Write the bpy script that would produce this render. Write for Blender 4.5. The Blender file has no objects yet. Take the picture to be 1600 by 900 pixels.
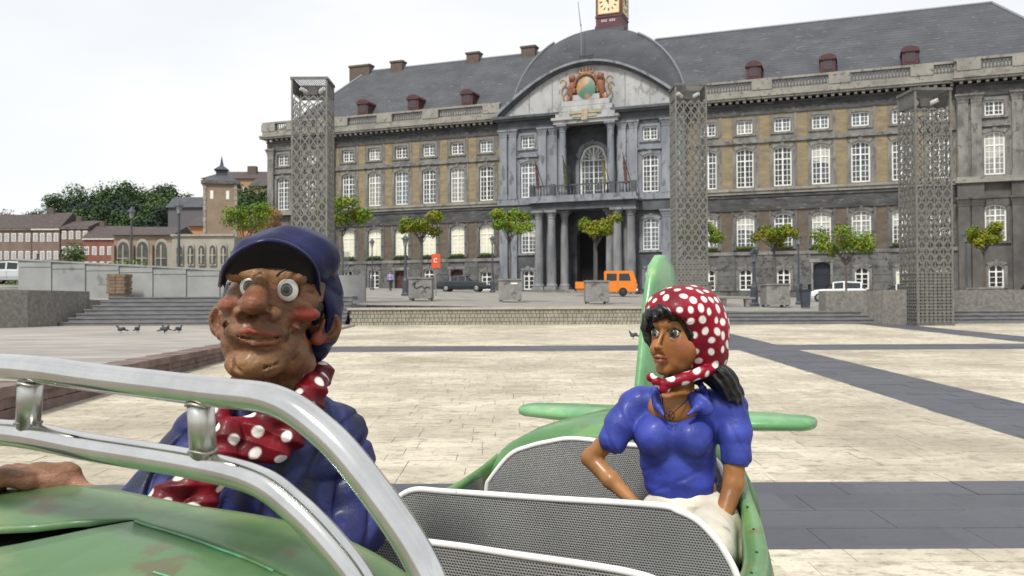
import bpy, math, random
import numpy as np
from mathutils import Vector, Matrix
random.seed(7); np.random.seed(7)
R = math.radians
sc = bpy.context.scene
COL = sc.collection

# ---------------------------------------------------------------- camera, world, sun, exposure
cd = bpy.data.cameras.new('camera'); cam = bpy.data.objects.new('camera', cd); COL.objects.link(cam)
cam.location = (0, 0, 1.6)
cam.rotation_mode = 'XYZ'
cam.matrix_world = Matrix.Translation((0, 0, 1.6)) @ Matrix.Rotation(math.radians(90) + math.atan(25/1400), 4, 'X') @ Matrix.Rotation(R(-0.25), 4, 'Z')
cd.sensor_width = 36; cd.lens = 1400/1600*36; cd.clip_start = 0.05; cd.clip_end = 3000
cd.dof.use_dof = True; cd.dof.focus_distance = 2.15; cd.dof.aperture_fstop = 11
sc.camera = cam
sc.render.resolution_x = 1024; sc.render.resolution_y = 576
sc.view_settings.view_transform = 'Standard'; sc.view_settings.look = 'None'
sc.view_settings.gamma = 1; sc.view_settings.exposure = 0.35

SUN_EL, SUN_AZ = R(52), R(205)      # azimuth clockwise from +Y
w = bpy.data.worlds.new('World'); sc.world = w; w.use_nodes = True
nt = w.node_tree; nt.nodes.clear()
n = lambda t: nt.nodes.new(t)
out = n('ShaderNodeOutputWorld')
sky = n('ShaderNodeTexSky'); sky.sky_type = 'NISHITA'; sky.sun_disc = False
sky.sun_elevation = SUN_EL; sky.sun_rotation = SUN_AZ
bg1 = n('ShaderNodeBackground'); bg1.inputs[1].default_value = 0.12
bg2 = n('ShaderNodeBackground'); bg2.inputs[0].default_value = (0.985, 0.995, 1.0, 1); bg2.inputs[1].default_value = .81
tc = n('ShaderNodeTexCoord'); mp = n('ShaderNodeMapping'); mp.inputs[3].default_value = (1.2, 1.2, 3.2)
nz = n('ShaderNodeTexNoise'); nz.inputs['Scale'].default_value = 1.7; nz.inputs['Detail'].default_value = 4; nz.inputs['Roughness'].default_value = .5
rp = n('ShaderNodeValToRGB'); rp.color_ramp.elements[0].position = .36; rp.color_ramp.elements[0].color = (.82, .82, .82, 1)
rp.color_ramp.elements[1].position = .6; rp.color_ramp.elements[1].color = (1, 1, 1, 1)
mx = n('ShaderNodeMixShader')
L = nt.links.new
L(tc.outputs['Generated'], mp.inputs[0]); L(mp.outputs[0], nz.inputs['Vector']); L(nz.outputs[0], rp.inputs[0])
L(sky.outputs[0], bg1.inputs[0]); L(rp.outputs[0], mx.inputs[0]); L(bg1.outputs[0], mx.inputs[1]); L(bg2.outputs[0], mx.inputs[2]); L(mx.outputs[0], out.inputs[0])

sl = bpy.data.lights.new('sun', 'SUN'); sl.energy = 3.1; sl.angle = R(10); sl.color = (1, .965, .9)
so = bpy.data.objects.new('sun', sl); COL.objects.link(so)
sd = Vector((math.sin(SUN_AZ)*math.cos(SUN_EL), math.cos(SUN_AZ)*math.cos(SUN_EL), math.sin(SUN_EL)))
so.rotation_euler = sd.to_track_quat('Z', 'Y').to_euler()

# ---------------------------------------------------------------- materials
MATS = {}
def mat(name, col, rough=.7, metal=0., col2=None, scale=4., detail=4., lo=.35, hi=.65, bump=0., bscale=None, coat=0., attr=None, spec=.5, pos=False, wear=None, wscale=8., wlo=.6, stretch=None):
    if name in MATS: return MATS[name]
    if not any(k in name for k in ('white', 'cream', 'pale', 'lamp', 'tube', 'trim', 'rim')):
        col, col2, wear = [None if c is None else tuple(k*.80 for k in c) for c in (col, col2, wear)] if not attr else (col, col2, wear)
    m = bpy.data.materials.new(name); m.use_nodes = True; t = m.node_tree; N = t.nodes; b = N['Principled BSDF']
    b.inputs['Roughness'].default_value = rough; b.inputs['Metallic'].default_value = metal
    b.inputs['Coat Weight'].default_value = coat; b.inputs['Specular IOR Level'].default_value = spec
    if coat: b.inputs['Coat Roughness'].default_value = .15
    if pos:
        vec = N.new('ShaderNodeNewGeometry').outputs['Position']
    else:
        vec = N.new('ShaderNodeTexCoord').outputs['Object']
    if stretch:
        q = N.new('ShaderNodeMapping'); q.inputs[3].default_value = stretch; t.links.new(vec, q.inputs[0]); vec = q.outputs[0]
    def noise(s, lo_, hi_, det=detail):
        z = N.new('ShaderNodeTexNoise'); z.inputs['Scale'].default_value = s; z.inputs['Detail'].default_value = det; z.inputs['Roughness'].default_value = .6
        t.links.new(vec, z.inputs['Vector'])
        r = N.new('ShaderNodeMapRange'); r.inputs[1].default_value = lo_; r.inputs[2].default_value = hi_; t.links.new(z.outputs[0], r.inputs[0])
        return r.outputs[0], z.outputs[0]
    def mix(f, a, bb):
        x = N.new('ShaderNodeMix'); x.data_type = 'RGBA'
        if f is not None: t.links.new(f, x.inputs[0])
        for i, c in ((6, a), (7, bb)):
            if isinstance(c, tuple): x.inputs[i].default_value = (*c, 1)
            else: t.links.new(c, x.inputs[i])
        return x.outputs[2]
    base = col
    if attr:
        a = N.new('ShaderNodeAttribute'); a.attribute_name = attr; base = a.outputs['Color']
        f, _ = noise(scale, lo, hi)
        x = N.new('ShaderNodeMix'); x.data_type = 'RGBA'; x.blend_type = 'MULTIPLY'; x.inputs[0].default_value = 1
        v = mix(f, (.70, .70, .70), (1.15, 1.15, 1.15)); t.links.new(base, x.inputs[6]); t.links.new(v, x.inputs[7]); base = x.outputs[2]
    elif col2 is not None:
        f, _ = noise(scale, lo, hi); base = mix(f, col, col2)
    if wear is not None:
        f, _ = noise(wscale, wlo, wlo+.06, 6); base = mix(f, base, wear)
    if isinstance(base, tuple): b.inputs['Base Color'].default_value = (*base, 1)
    else: t.links.new(base, b.inputs['Base Color'])
    if bump:
        _, z = noise(bscale or scale*3, 0, 1)
        bp = N.new('ShaderNodeBump'); bp.inputs['Strength'].default_value = bump; bp.inputs['Distance'].default_value = .02
        t.links.new(z, bp.inputs['Height']); t.links.new(bp.outputs[0], b.inputs['Normal'])
    MATS[name] = m
    return m

# ---------------------------------------------------------------- mesh builder
class MB:
    def __init__(s): s.v = []; s.f = []; s.m = []
    def add(s, vs, fs, m=0):
        o = len(s.v); s.v += [tuple(p) for p in vs]; s.f += [tuple(i+o for i in f) for f in fs]; s.m += [m]*len(fs); return s
    def box(s, x0, x1, y0, y1, z0, z1, m=0):
        return s.add([(x0,y0,z0),(x1,y0,z0),(x1,y1,z0),(x0,y1,z0),(x0,y0,z1),(x1,y0,z1),(x1,y1,z1),(x0,y1,z1)],
                     [(0,3,2,1),(4,5,6,7),(0,1,5,4),(1,2,6,5),(2,3,7,6),(3,0,4,7)], m)
    def frustum(s, x0,x1,y0,y1,z0, X0,X1,Y0,Y1,z1, m=0):
        return s.add([(x0,y0,z0),(x1,y0,z0),(x1,y1,z0),(x0,y1,z0),(X0,Y0,z1),(X1,Y0,z1),(X1,Y1,z1),(X0,Y1,z1)],
                     [(0,3,2,1),(4,5,6,7),(0,1,5,4),(1,2,6,5),(2,3,7,6),(3,0,4,7)], m)
    def prism(s, poly, a, b, axis='y', m=0):      # poly: list of (p,q); extruded a..b along axis
        def P(p, q, t): return {'y': (p, t, q), 'x': (t, p, q), 'z': (p, q, t)}[axis]
        k = len(poly)
        s.add([P(p, q, a) for p, q in poly] + [P(p, q, b) for p, q in poly],
              [tuple(range(k))[::-1] if axis != 'y' else tuple(range(k)), tuple(range(k, 2*k)) if axis != 'y' else tuple(range(k, 2*k))[::-1]] +
              [((i+1) % k, i, i+k, (i+1) % k+k) if axis == 'y' else (i, (i+1) % k, (i+1) % k+k, i+k) for i in range(k)], m)
        return s
    def tube(s, pts, r, n=10, m=0, caps=True, flat=None):
        pts = [Vector(p) for p in pts]; k = len(pts)
        rs = r if isinstance(r, (list, tuple)) else [r]*k
        up = None; rings = []
        for i, p in enumerate(pts):
            t = (pts[min(i+1, k-1)] - pts[max(i-1, 0)])
            if t.length < 1e-9: t = Vector((0,0,1))
            t.normalize()
            if up is None:
                up = Vector((0,0,1)) if abs(t.z) < .9 else Vector((0,1,0))
            a = t.cross(up)
            if a.length < 1e-6: a = t.cross(Vector((1,0,0)))
            a.normalize(); b = a.cross(t); up = b
            rings.append([p + (a*math.cos(2*math.pi*j/n) + b*math.sin(2*math.pi*j/n)*(flat or 1))*rs[i] for j in range(n)])
        vs = [q for rr in rings for q in rr]
        fs = [(i*n+j, i*n+(j+1) % n, (i+1)*n+(j+1) % n, (i+1)*n+j) for i in range(k-1) for j in range(n)]
        if caps: fs += [tuple(range(n))[::-1], tuple(range((k-1)*n, k*n))]
        return s.add(vs, fs, m)
    def lathe(s, prof, c=(0,0,0), n=12, m=0):     # prof [(r,z)]
        k = len(prof)
        vs = [(c[0]+r*math.cos(2*math.pi*j/n), c[1]+r*math.sin(2*math.pi*j/n), c[2]+z) for r, z in prof for j in range(n)]
        fs = [(i*n+j, i*n+(j+1) % n, (i+1)*n+(j+1) % n, (i+1)*n+j) for i in range(k-1) for j in range(n)]
        fs += [tuple(range(n))[::-1], tuple(range((k-1)*n, k*n))]
        return s.add(vs, fs, m)
    def grid(s, rows, m=0, flip=False):           # rows of points -> sheet
        k = len(rows[0]); vs = [p for r_ in rows for p in r_]
        fs = [(i*k+j, i*k+j+1, (i+1)*k+j+1, (i+1)*k+j) for i in range(len(rows)-1) for j in range(k-1)]
        if flip: fs = [f[::-1] for f in fs]
        return s.add(vs, fs, m)
    def bar(s, a, b, wdt, th, nrm=(0,1,0), m=0):
        a, b, nn = Vector(a), Vector(b), Vector(nrm); t = (b-a).normalized(); q = t.cross(nn).normalized()*wdt/2; e = nn.normalized()*th/2
        return s.add([a-q-e, a+q-e, a+q+e, a-q+e, b-q-e, b+q-e, b+q+e, b-q+e],
                     [(0,1,2,3),(7,6,5,4),(0,4,5,1),(1,5,6,2),(2,6,7,3),(3,7,4,0)], m)
    def mesh(s, name, mats, smooth=False):
        me = bpy.data.meshes.new(name); me.from_pydata([tuple(p) for p in s.v], [], s.f)
        for x in (mats if isinstance(mats, (list, tuple)) else [mats]): me.materials.append(x)
        if isinstance(mats, (list, tuple)): me.polygons.foreach_set('material_index', s.m)
        if smooth: me.shade_smooth()
        me.update(); return me
    def build(s, name, mats, parent=None, smooth=False, **kw):
        return obj(name, s.mesh(name, mats, smooth), parent, **kw)
def obj(name, me, parent=None, loc=None, rz=None, label=None, cat=None, group=None, kind=None):
    o = bpy.data.objects.new(name, me); COL.objects.link(o)
    if parent: o.parent = parent
    if loc is not None: o.location = loc
    if rz is not None: o.rotation_euler = (0, 0, rz)
    return tag(o, label, cat, group, kind)
def tag(o, label=None, cat=None, group=None, kind=None):
    if label: o['label'] = label
    if cat: o['category'] = cat
    if group: o['group'] = group
    if kind: o['kind'] = kind
    return o
def thing(name, label, cat, loc=(0,0,0), rz=0, group=None): return obj(name, None, None, loc, rz, label, cat, group)
def copy_tree(o, parent=None, loc=None, rz=None, label=None):
    c = o.copy(); COL.objects.link(c)
    if parent: c.parent = parent
    if loc is not None: c.location = loc
    if rz is not None: c.rotation_euler = (0, 0, rz)
    if label: c['label'] = label
    for ch in list(o.children): copy_tree(ch, c)
    return c
def lerp(a, b, t): return a+(b-a)*t
def spline(pts, n=8):                              # Catmull-Rom through points
    P = [np.array(p, float) for p in pts]; P = [2*P[0]-P[1]]+P+[2*P[-1]-P[-2]]; o = []
    for i in range(1, len(P)-2):
        for k in range(n):
            t = k/n; a, b, c, d = P[i-1:i+3]
            o.append(.5*((2*b)+(c-a)*t+(2*a-5*b+4*c-d)*t*t+(3*b-a-3*c+d)*t**3))
    o.append(P[-2]); return [tuple(q) for q in o]

# ---------------------------------------------------------------- ground heights
def z_low(x, y): return .02*y
def z_up(x, y):
    z = 1.42 - .022*max(min(x, 60), -70) + .028*(min(y, 130)-37)
    far = max(0, min(1, (y-105)/60))*max(0, min(1, (-x-25)/30))
    z += 3.0*far
    hill = max(0, y-168)*.13*max(0, min(1, (-x-20)/50))
    return z + min(hill, 11)
M_mortar = mat('dark_joint', (.22,.20,.16), .9, col2=(.33,.30,.24), scale=6)

def tile_mat(name, c1, c2, sx, sy, dirt, pos=True, rough=.75, dlo=.52):
    m = bpy.data.materials.new(name); m.use_nodes = True; t = m.node_tree; N = t.nodes; b = N['Principled BSDF']; Lk = t.links.new
    geo = N.new('ShaderNodeNewGeometry'); sp = N.new('ShaderNodeSeparateXYZ'); Lk(geo.outputs['Position'], sp.inputs[0])
    def M(op, a, bb=None):
        q = N.new('ShaderNodeMath'); q.operation = op
        for i, x in enumerate((a, bb)):
            if x is None: continue
            if isinstance(x, (int, float)): q.inputs[i].default_value = x
            else: Lk(x, q.inputs[i])
        return q.outputs[0]
    row = M('FLOOR', M('DIVIDE', sp.outputs[1], sy))
    cx = M('FLOOR', M('ADD', M('DIVIDE', sp.outputs[0], sx), M('MULTIPLY', row, .37)))
    cb = N.new('ShaderNodeCombineXYZ'); Lk(cx, cb.inputs[0]); Lk(row, cb.inputs[1])
    wn = N.new('ShaderNodeTexWhiteNoise'); wn.noise_dimensions = '2D'; Lk(cb.outputs[0], wn.inputs['Vector'])
    x = N.new('ShaderNodeMix'); x.data_type = 'RGBA'; Lk(wn.outputs['Value'], x.inputs[0]); x.inputs[6].default_value = (*c1, 1); x.inputs[7].default_value = (*c2, 1)
    cur = x.outputs[2]
    for s_, lo_, hi_, c_, st in ((.35, .45, .62, dirt, 1), (2.2, dlo, dlo+.22, dirt, 3.0), (6, .52, .66, tuple(k*.8 for k in dirt), 1.6), (19, .57, .68, tuple(k*.5 for k in dirt), 1.6)):
        mpn = N.new('ShaderNodeMapping'); mpn.inputs[3].default_value = (1, st, 1); Lk(geo.outputs['Position'], mpn.inputs[0])
        z = N.new('ShaderNodeTexNoise'); z.inputs['Scale'].default_value = s_; z.inputs['Detail'].default_value = 6; z.inputs['Roughness'].default_value = .65; Lk(mpn.outputs[0], z.inputs['Vector'])
        r = N.new('ShaderNodeMapRange'); r.inputs[1].default_value = lo_; r.inputs[2].default_value = hi_; r.inputs[4].default_value = .7; Lk(z.outputs[0], r.inputs[0])
        x = N.new('ShaderNodeMix'); x.data_type = 'RGBA'; Lk(r.outputs[0], x.inputs[0]); Lk(cur, x.inputs[6]); x.inputs[7].default_value = (*c_, 1); cur = x.outputs[2]
    Lk(cur, b.inputs['Base Color']); b.inputs['Roughness'].default_value = rough; b.inputs['Specular IOR Level'].default_value = .3
    bp = N.new('ShaderNodeBump'); bp.inputs['Strength'].default_value = .35; bp.inputs['Distance'].default_value = .01; Lk(z.outputs[0], bp.inputs['Height']); Lk(bp.outputs[0], b.inputs['Normal'])
    return m
M_cream = tile_mat('cream_limestone_paving', (.44,.395,.305), (.57,.52,.415), .62, .32, (.25,.22,.17))
M_dark = tile_mat('blue_grey_paving', (.062,.066,.08), (.09,.094,.112), 1.1, .46, (.10,.10,.11), rough=.6, dlo=.56)
M_conc = mat('rough_concrete', (.16,.15,.135), .9, col2=(.27,.255,.235), scale=7, detail=8, bump=.6, bscale=18)
M_concs = mat('smooth_concrete', (.27,.28,.28), .85, col2=(.38,.39,.38), scale=.6, bump=.15, bscale=8, wear=(.2,.21,.2), wscale=1.5)
M_asph = mat('cobbled_setts', (.22,.205,.185), .9, col2=(.34,.32,.285), scale=1.2, detail=10, bump=.4, bscale=6)
M_step = mat('step_stone', (.14,.145,.15), .8, col2=(.22,.22,.225), scale=2.0, stretch=(1,1,4))
M_curb = mat('purple_brown_brick', (.13,.085,.075), .85, col2=(.23,.165,.15), scale=3, bump=.3, bscale=12)
M_terr = mat('grey_terrace_paving', (.25,.235,.22), .8, col2=(.43,.39,.345), scale=.5, detail=8, stretch=(1,3,1))
M_grass = mat('grass_green', (.05,.10,.02), .9, col2=(.10,.15,.03), scale=2)

# lower plaza: tilted 2 % towards the palace
g = MB()
xs = [-90,-60,-40,-20,-10,0,10,20,40,60,90]
g.grid([[(x, y, z_low(x, y)-.035) for x in xs] for y in (-30,0,10,20,30,38.2)])
plaza = g.build('plaza_ground', M_mortar, kind='structure', label='lower square paved in pale limestone with dark grey bands')
XB = lambda x, y: (5.25+.025*(y-9) <= x <= 6.78+.02*(y-9)) or (14.0 <= x <= 15.6)
def cell_mat(x, y):
    if 5.45 <= y <= 7.30 or 22.0 <= y <= 24.05: return 1
    return 1 if XB(x, y) else 0
def slab(mb, x0, x1, y0, y1, dz=0, m=0, th=.03):
    gp = .0028; x0 += gp; x1 -= gp; y0 += gp; y1 -= gp; z0 = z_low(0, y0)+dz; z1 = z_low(0, y1)+dz
    mb.add([(x0,y0,z0),(x1,y0,z0),(x1,y1,z1),(x0,y1,z1),(x0,y0,z0-th),(x1,y0,z0-th),(x1,y1,z1-th),(x0,y1,z1-th)],
           [(0,1,2,3),(0,4,5,1),(1,5,6,2),(2,6,7,3),(3,7,4,0)], m)
rng = random.Random(3)
singles = 0; rest = MB()
ybreaks = []; y = 2.0
while y < 37.0:
    st = .32
    if 5.44 <= y < 7.29 or 21.9 < y < 24.0: st = .4625 if y < 10 else .51
    for lim in (5.45, 7.30, 22.0, 24.04):
        if y < lim-.01 < y+st-.02: st = lim-y
    ybreaks.append((y, y+st)); y += st
cands = []
for r_i, (y0, y1) in enumerate(ybreaks):
    ym = (y0+y1)/2; bandrow = 5.45 <= ym <= 7.3 or 22 <= ym <= 24.05
    big = bandrow
    wd = 1.1 if big else .62
    off = (r_i*.37 % 1)*wd
    xl, xr = max(-.60*ym-1.5, -60), .60*ym+1.5
    x = math.floor(xl/wd)*wd-off
    while x < xr:
        w_ = wd*rng.uniform(.62, 1.35) if not big else wd*rng.uniform(.8, 1.2)
        x1 = x+w_
        segs = [(x, x1, cell_mat((x+x1)/2, ym))]
        if not bandrow:
            for e in (5.25+.025*(ym-9), 6.78+.02*(ym-9), 14.0, 15.6):
                ns = []
                for a, b, mm in segs:
                    if a+.02 < e < b-.02: ns += [(a, e, cell_mat((a+e)/2, ym)), (e, b, cell_mat((e+b)/2, ym))]
                    else: ns.append((a, b, mm))
                segs = ns
        for a, b, mm in segs:
            cands.append((y0, y1, a, b, mm))
        x = x1
# parts: largest in view
def inview(c):
    y0, y1, a, b, mm = c; px = 800+1400*((a+b)/2)/y0; yy = 475+1400*(1.6-.02*y0)/y0
    return -20 < px < 1620 and yy < 930 and not (px < 560 and yy > 760) and not (560 < px < 1190 and yy > 790)
vis = [c for c in cands if inview(c)]
vis.sort(key=lambda c: c[0]); pick = set(id(c) for c in vis[:300])
for c in cands:
    y0, y1, a, b, mm = c; dz = rng.uniform(-.0025, .0025)
    if id(c) in pick:
        cx, cy = (a+b)/2, (y0+y1)/2; q = MB(); slab(q, a, b, y0, y1, dz)
        q.v = [(p[0]-cx, p[1]-cy, p[2]-z_low(0, cy)) for p in q.v]
        q.build('dark_slab' if mm else 'paving_slab', M_dark if mm else M_cream, plaza, loc=(cx, cy, z_low(0, cy)))
    else: slab(rest, a, b, y0, y1, dz, mm)
rest.build('slab_field', [M_cream, M_dark], plaza, kind='stuff')

# upper ground with slope, one sheet to the horizon
g = MB()
xs = [-600,-300,-200,-150,-120,-100,-85,-70,-60,-50,-40,-30,-25,-20,-10,0,10,20,30,40,60,100,200,400,600]
ys = [38.4,44,52,60,70,80,90,100,110,120,130,140,155,168,180,195,210,225,245,270,320,400,600,1200]
g.grid([[(x, yy, z_up(x, yy)) for x in xs] for yy in ys])
g.build('upper_ground', M_asph, kind='structure', label='cobbled upper square sloping up to the palace')

MB().box(-34, 32, 37.75, 38.6, -.3, 1.15).build('ground_bank', M_step, kind='structure', label='dark bank of stone under the edge of the upper square')
# ---- steps, walls
def box_thing(name, label, cat, dims, m, bev=0, kind=None):
    mb = MB(); mb.box(*dims); return mb.build(name, m, label=label, cat=cat, kind=kind)
M_wall = mat('small_stone_facing', (.27,.25,.20), .9, col2=(.40,.37,.30), scale=3, detail=8, bump=.3, bscale=9)
rw = obj('retaining_wall', None, label='low wall faced with small pale stone blocks in front of the cobbled square', cat='wall')
MB().box(-6.7, 7.0, 37.06, 38.45, .3, 1.38).build('wall_core', M_mortar, rw)
MB().box(-6.8, 7.05, 36.93, 38.5, 1.38, 1.47).build('coping', mat('coping_stone', (.42,.385,.32), .85, col2=(.5,.46,.39), scale=2), rw)
bm = MB()
for r_ in range(4):
    x = -6.7 + (r_ % 2)*.08
    while x < 6.95:
        ww = rng.uniform(.14, .2); bm.box(x, min(x+ww-.02, 7.0), 37.0+rng.uniform(-.012, .0), 37.08, .72+r_*.165, .72+r_*.165+.145); x += ww
bm.build('facing_stone', M_wall, rw, kind='stuff')
def steps(name, label, x0, x1, y, z0, n, rise, tread, sk=0):
    t = obj(name, None, label=label, cat='steps', loc=(0,0,0))
    for i in range(n):
        q = MB()
        q.box(x0+i*sk, x1, y+i*tread, y+(i+1)*tread+.02 if i < n-1 else y+n*tread+.9, z0+i*rise, z0+(i+1)*rise-.05)
        q.box(x0+i*sk-.01, x1+.01, y+i*tread-.035, y+(i+1)*tread+.0 if i < n-1 else y+n*tread+.9, z0+(i+1)*rise-.05, z0+(i+1)*rise)
        q.build('step', M_step, t)
    return t
steps('stone_steps', 'flight of grey stone steps behind the pigeons, left of the flat cap', -18.3, -6.8, 36.2, .78, 7, .17, .34, .18)
steps('stone_steps', 'four low grey steps right of the dotted headscarf', 7.05, 15.2, 36.4, .64, 4, .15, .34)
steps('stone_steps', 'low grey steps at the right edge beyond the right lattice tower', 17.2, 30, 36.4, .64, 4, .15, .34)
def rounded_block(name, label, poly, z0, z1, m, cat='wall'):
    q = MB(); q.prism(poly, z0, z1, 'z'); return q.build(name, m, label=label, cat=cat)
rounded_block('concrete_wall', 'rough concrete wall beside the steps, left of the right lattice tower',
    [(13.3,38.0),(14.2,37.9),(14.7,37.2),(14.95,36.2),(15.3,35.5),(16.0,35.3),(16.6,35.6),(16.6,38.9),(13.3,38.9)], .4, 2.1, M_conc)
rounded_block('concrete_wall', 'long rough concrete wall at the right edge behind the steps',
    [(18.8,38.6),(19.5,38.4),(30,38.4),(30,39.6),(18.8,39.6)], .9, 2.12, M_conc)
rounded_block('concrete_wall', 'thick rough concrete wall at the left edge before the steps',
    [(-32,31.8),(-19.8,33.2),(-18.7,34.6),(-18.35,36.4),(-18.2,38.6),(-19.3,39.3),(-32,39.2)], .5, 2.22, M_conc)
rounded_block('concrete_parapet', 'long smooth pale concrete wall with a sloping top, left background', 
    [(-21.6,41.9),(-7.0,42.6),(-7.0,43.0),(-21.6,42.3)], 1.5, 3.0, M_concs)
# sloping top part of the parapet as panels
cp = obj('panelled_wall', None, label='pale panelled concrete wall rising towards the left in front of the row houses', cat='wall')
for i in range(9):
    x0 = -23.0+i*1.55; a = 3.80-(i*.088); q = MB(); yy = 41.7+i*.06
    q.frustum(x0+.01, x0+1.54, yy, yy+.5, 1.6, x0+.01, x0+1.54, yy, yy+.5, a-.4); q.build('panel', M_concs, cp)
    q = MB(); q.box(x0+.01, x0+1.54, yy-.02, yy+.5, a-.38, a-.09); q.build('panel', M_concs, cp)
q = MB(); q.add([(-23.1,41.6,3.74),(-9,42.15,2.95),(-9,42.75,2.95),(-23.1,42.2,3.74),(-23.1,41.6,3.82),(-9,42.15,3.03),(-9,42.75,3.03),(-23.1,42.2,3.82)],
    [(0,3,2,1),(4,5,6,7),(0,1,5,4),(1,2,6,5),(2,3,7,6),(3,0,4,7)]); q.build('coping', M_concs, cp)
M_brown = mat('brown_stone', (.16,.115,.075), .9, col2=(.25,.18,.12), scale=5, bump=.4, bscale=10)
t = obj('stone_block', None, label='squarish brown brick block leaning against the pale concrete wall', cat='block')
for i in range(6):
    for k in range(2): MB().box(-18.35+k*.42+(.03 if i % 2 else 0), -17.95+k*.42+(.03 if i % 2 else 0), 40.5, 41.3, 2.15+i*.15, 2.15+i*.15+.135).build('brick', M_brown, t)
MB().box(-18.28, -17.6, 40.6, 41.25, 2.0, 3.0).build('core', M_mortar, t)

# terrace kerb at left
t = obj('raised_terrace', None, label='raised terrace with a purple brown brick edge at left behind the rails', cat='terrace')
q = MB(); q.add([(-40,6,.55),(-6.05,6,.55),(-6.35,19.5,.69),(-6.35,36.3,.79),(-40,36.3,.79),(-40,6,0),(-6.05,6,0),(-6.35,19.5,0),(-6.35,36.3,0),(-40,36.3,0)],
   [(0,1,2,3,4),(1,6,7,2),(2,7,8,3)]); q.build('terrace_top', M_terr, t)
for r_ in range(3):
    yy = 8.0
    while yy < 21:
        ln = rng.uniform(.32, .5) if r_ < 2 else rng.uniform(.7, 1.0); f = (yy-6)/13.5
        z1 = lerp(.60, .71, f)-(2-r_)*lerp(.16, .11, f); z0 = z1-lerp(.15, .10, f)
        xx = lerp(-6.0, -6.3, f)+(.05 if r_ == 2 else rng.uniform(-.01, .01))
        q = MB(); q.box(xx-.5, xx, yy, yy+ln-.012, z0, z1); q.build('brick', M_curb, t); yy += ln
# ---------------------------------------------------------------- palace
PAL = thing('palace', 'long grey and tan stone palace with slate roofs and arched central pavilion', 'palace', (0, 90, 0), -math.atan2(.3584, .9336))
M_slate = mat('slate_roof', (.058,.062,.074), .8, col2=(.088,.093,.107), scale=.4, detail=10, stretch=(1,1,2.2), bump=.3, bscale=9, wear=(.12,.12,.125), wscale=1.3, wlo=.60)
M_tan = mat('tan_brick_upper', (.33,.26,.15), .9, col2=(.20,.165,.11), scale=1.0, detail=8, bump=.4, bscale=6, stretch=(1,1,2.5))
M_brk = mat('brown_brick_lower', (.105,.08,.058), .9, col2=(.16,.125,.09), scale=1.0, detail=8, bump=.4, bscale=6, stretch=(1,1,2.5))
M_stone = mat('weathered_grey_stone', (.12,.118,.112), .9, col2=(.28,.27,.25), scale=.9, detail=9, bump=.3, bscale=5, wear=(.12,.12,.115), wscale=2.2, wlo=.55, stretch=(1,1,.6))
M_stone2 = mat('plinth_stone', (.085,.085,.083), .9, col2=(.18,.175,.165), scale=.8, detail=9, bump=.3, bscale=5, wear=(.065,.065,.067), wscale=2.4, wlo=.55)
M_sooty = mat('sooty_entablature_stone', (.038,.040,.043), .9, col2=(.10,.10,.10), scale=1.2, detail=9, wear=(.18,.18,.17), wscale=2.6, wlo=.60, stretch=(.5,1,2))
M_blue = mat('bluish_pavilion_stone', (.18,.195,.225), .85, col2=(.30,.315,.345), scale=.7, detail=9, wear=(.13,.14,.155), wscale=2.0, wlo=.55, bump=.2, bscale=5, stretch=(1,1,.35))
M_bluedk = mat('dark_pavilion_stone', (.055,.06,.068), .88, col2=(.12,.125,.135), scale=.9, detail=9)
M_white = mat('pale_tympanum_stone', (.27,.275,.28), .85, col2=(.41,.41,.405), scale=.6, detail=8, wear=(.22,.22,.215), wscale=1.6, wlo=.56, stretch=(1,1,.5))
M_bal = mat('balustrade_stone', (.23,.215,.19), .88, col2=(.34,.325,.285), scale=.7, detail=8, wear=(.17,.16,.145), wscale=2.2, wlo=.56)
M_frame = mat('white_window_paint', (.74,.74,.70), .5)
M_glass = mat('window_glass', (.05,.06,.075), .12, col2=(.15,.16,.18), scale=.8, lo=.4, hi=.6)
M_blind = mat('cream_blind', (.70,.68,.52), .8, col2=(.60,.58,.43), scale=1.5)
M_dkglass = mat('dark_window_glass', (.015,.017,.02), .12)
M_dkred = mat('dark_red_paint', (.065,.018,.022), .7, col2=(.10,.035,.04), scale=2)
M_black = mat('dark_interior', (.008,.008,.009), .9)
M_flower = mat('window_box_plants', (.05,.09,.02), .9, col2=(.09,.13,.03), scale=9)

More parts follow.
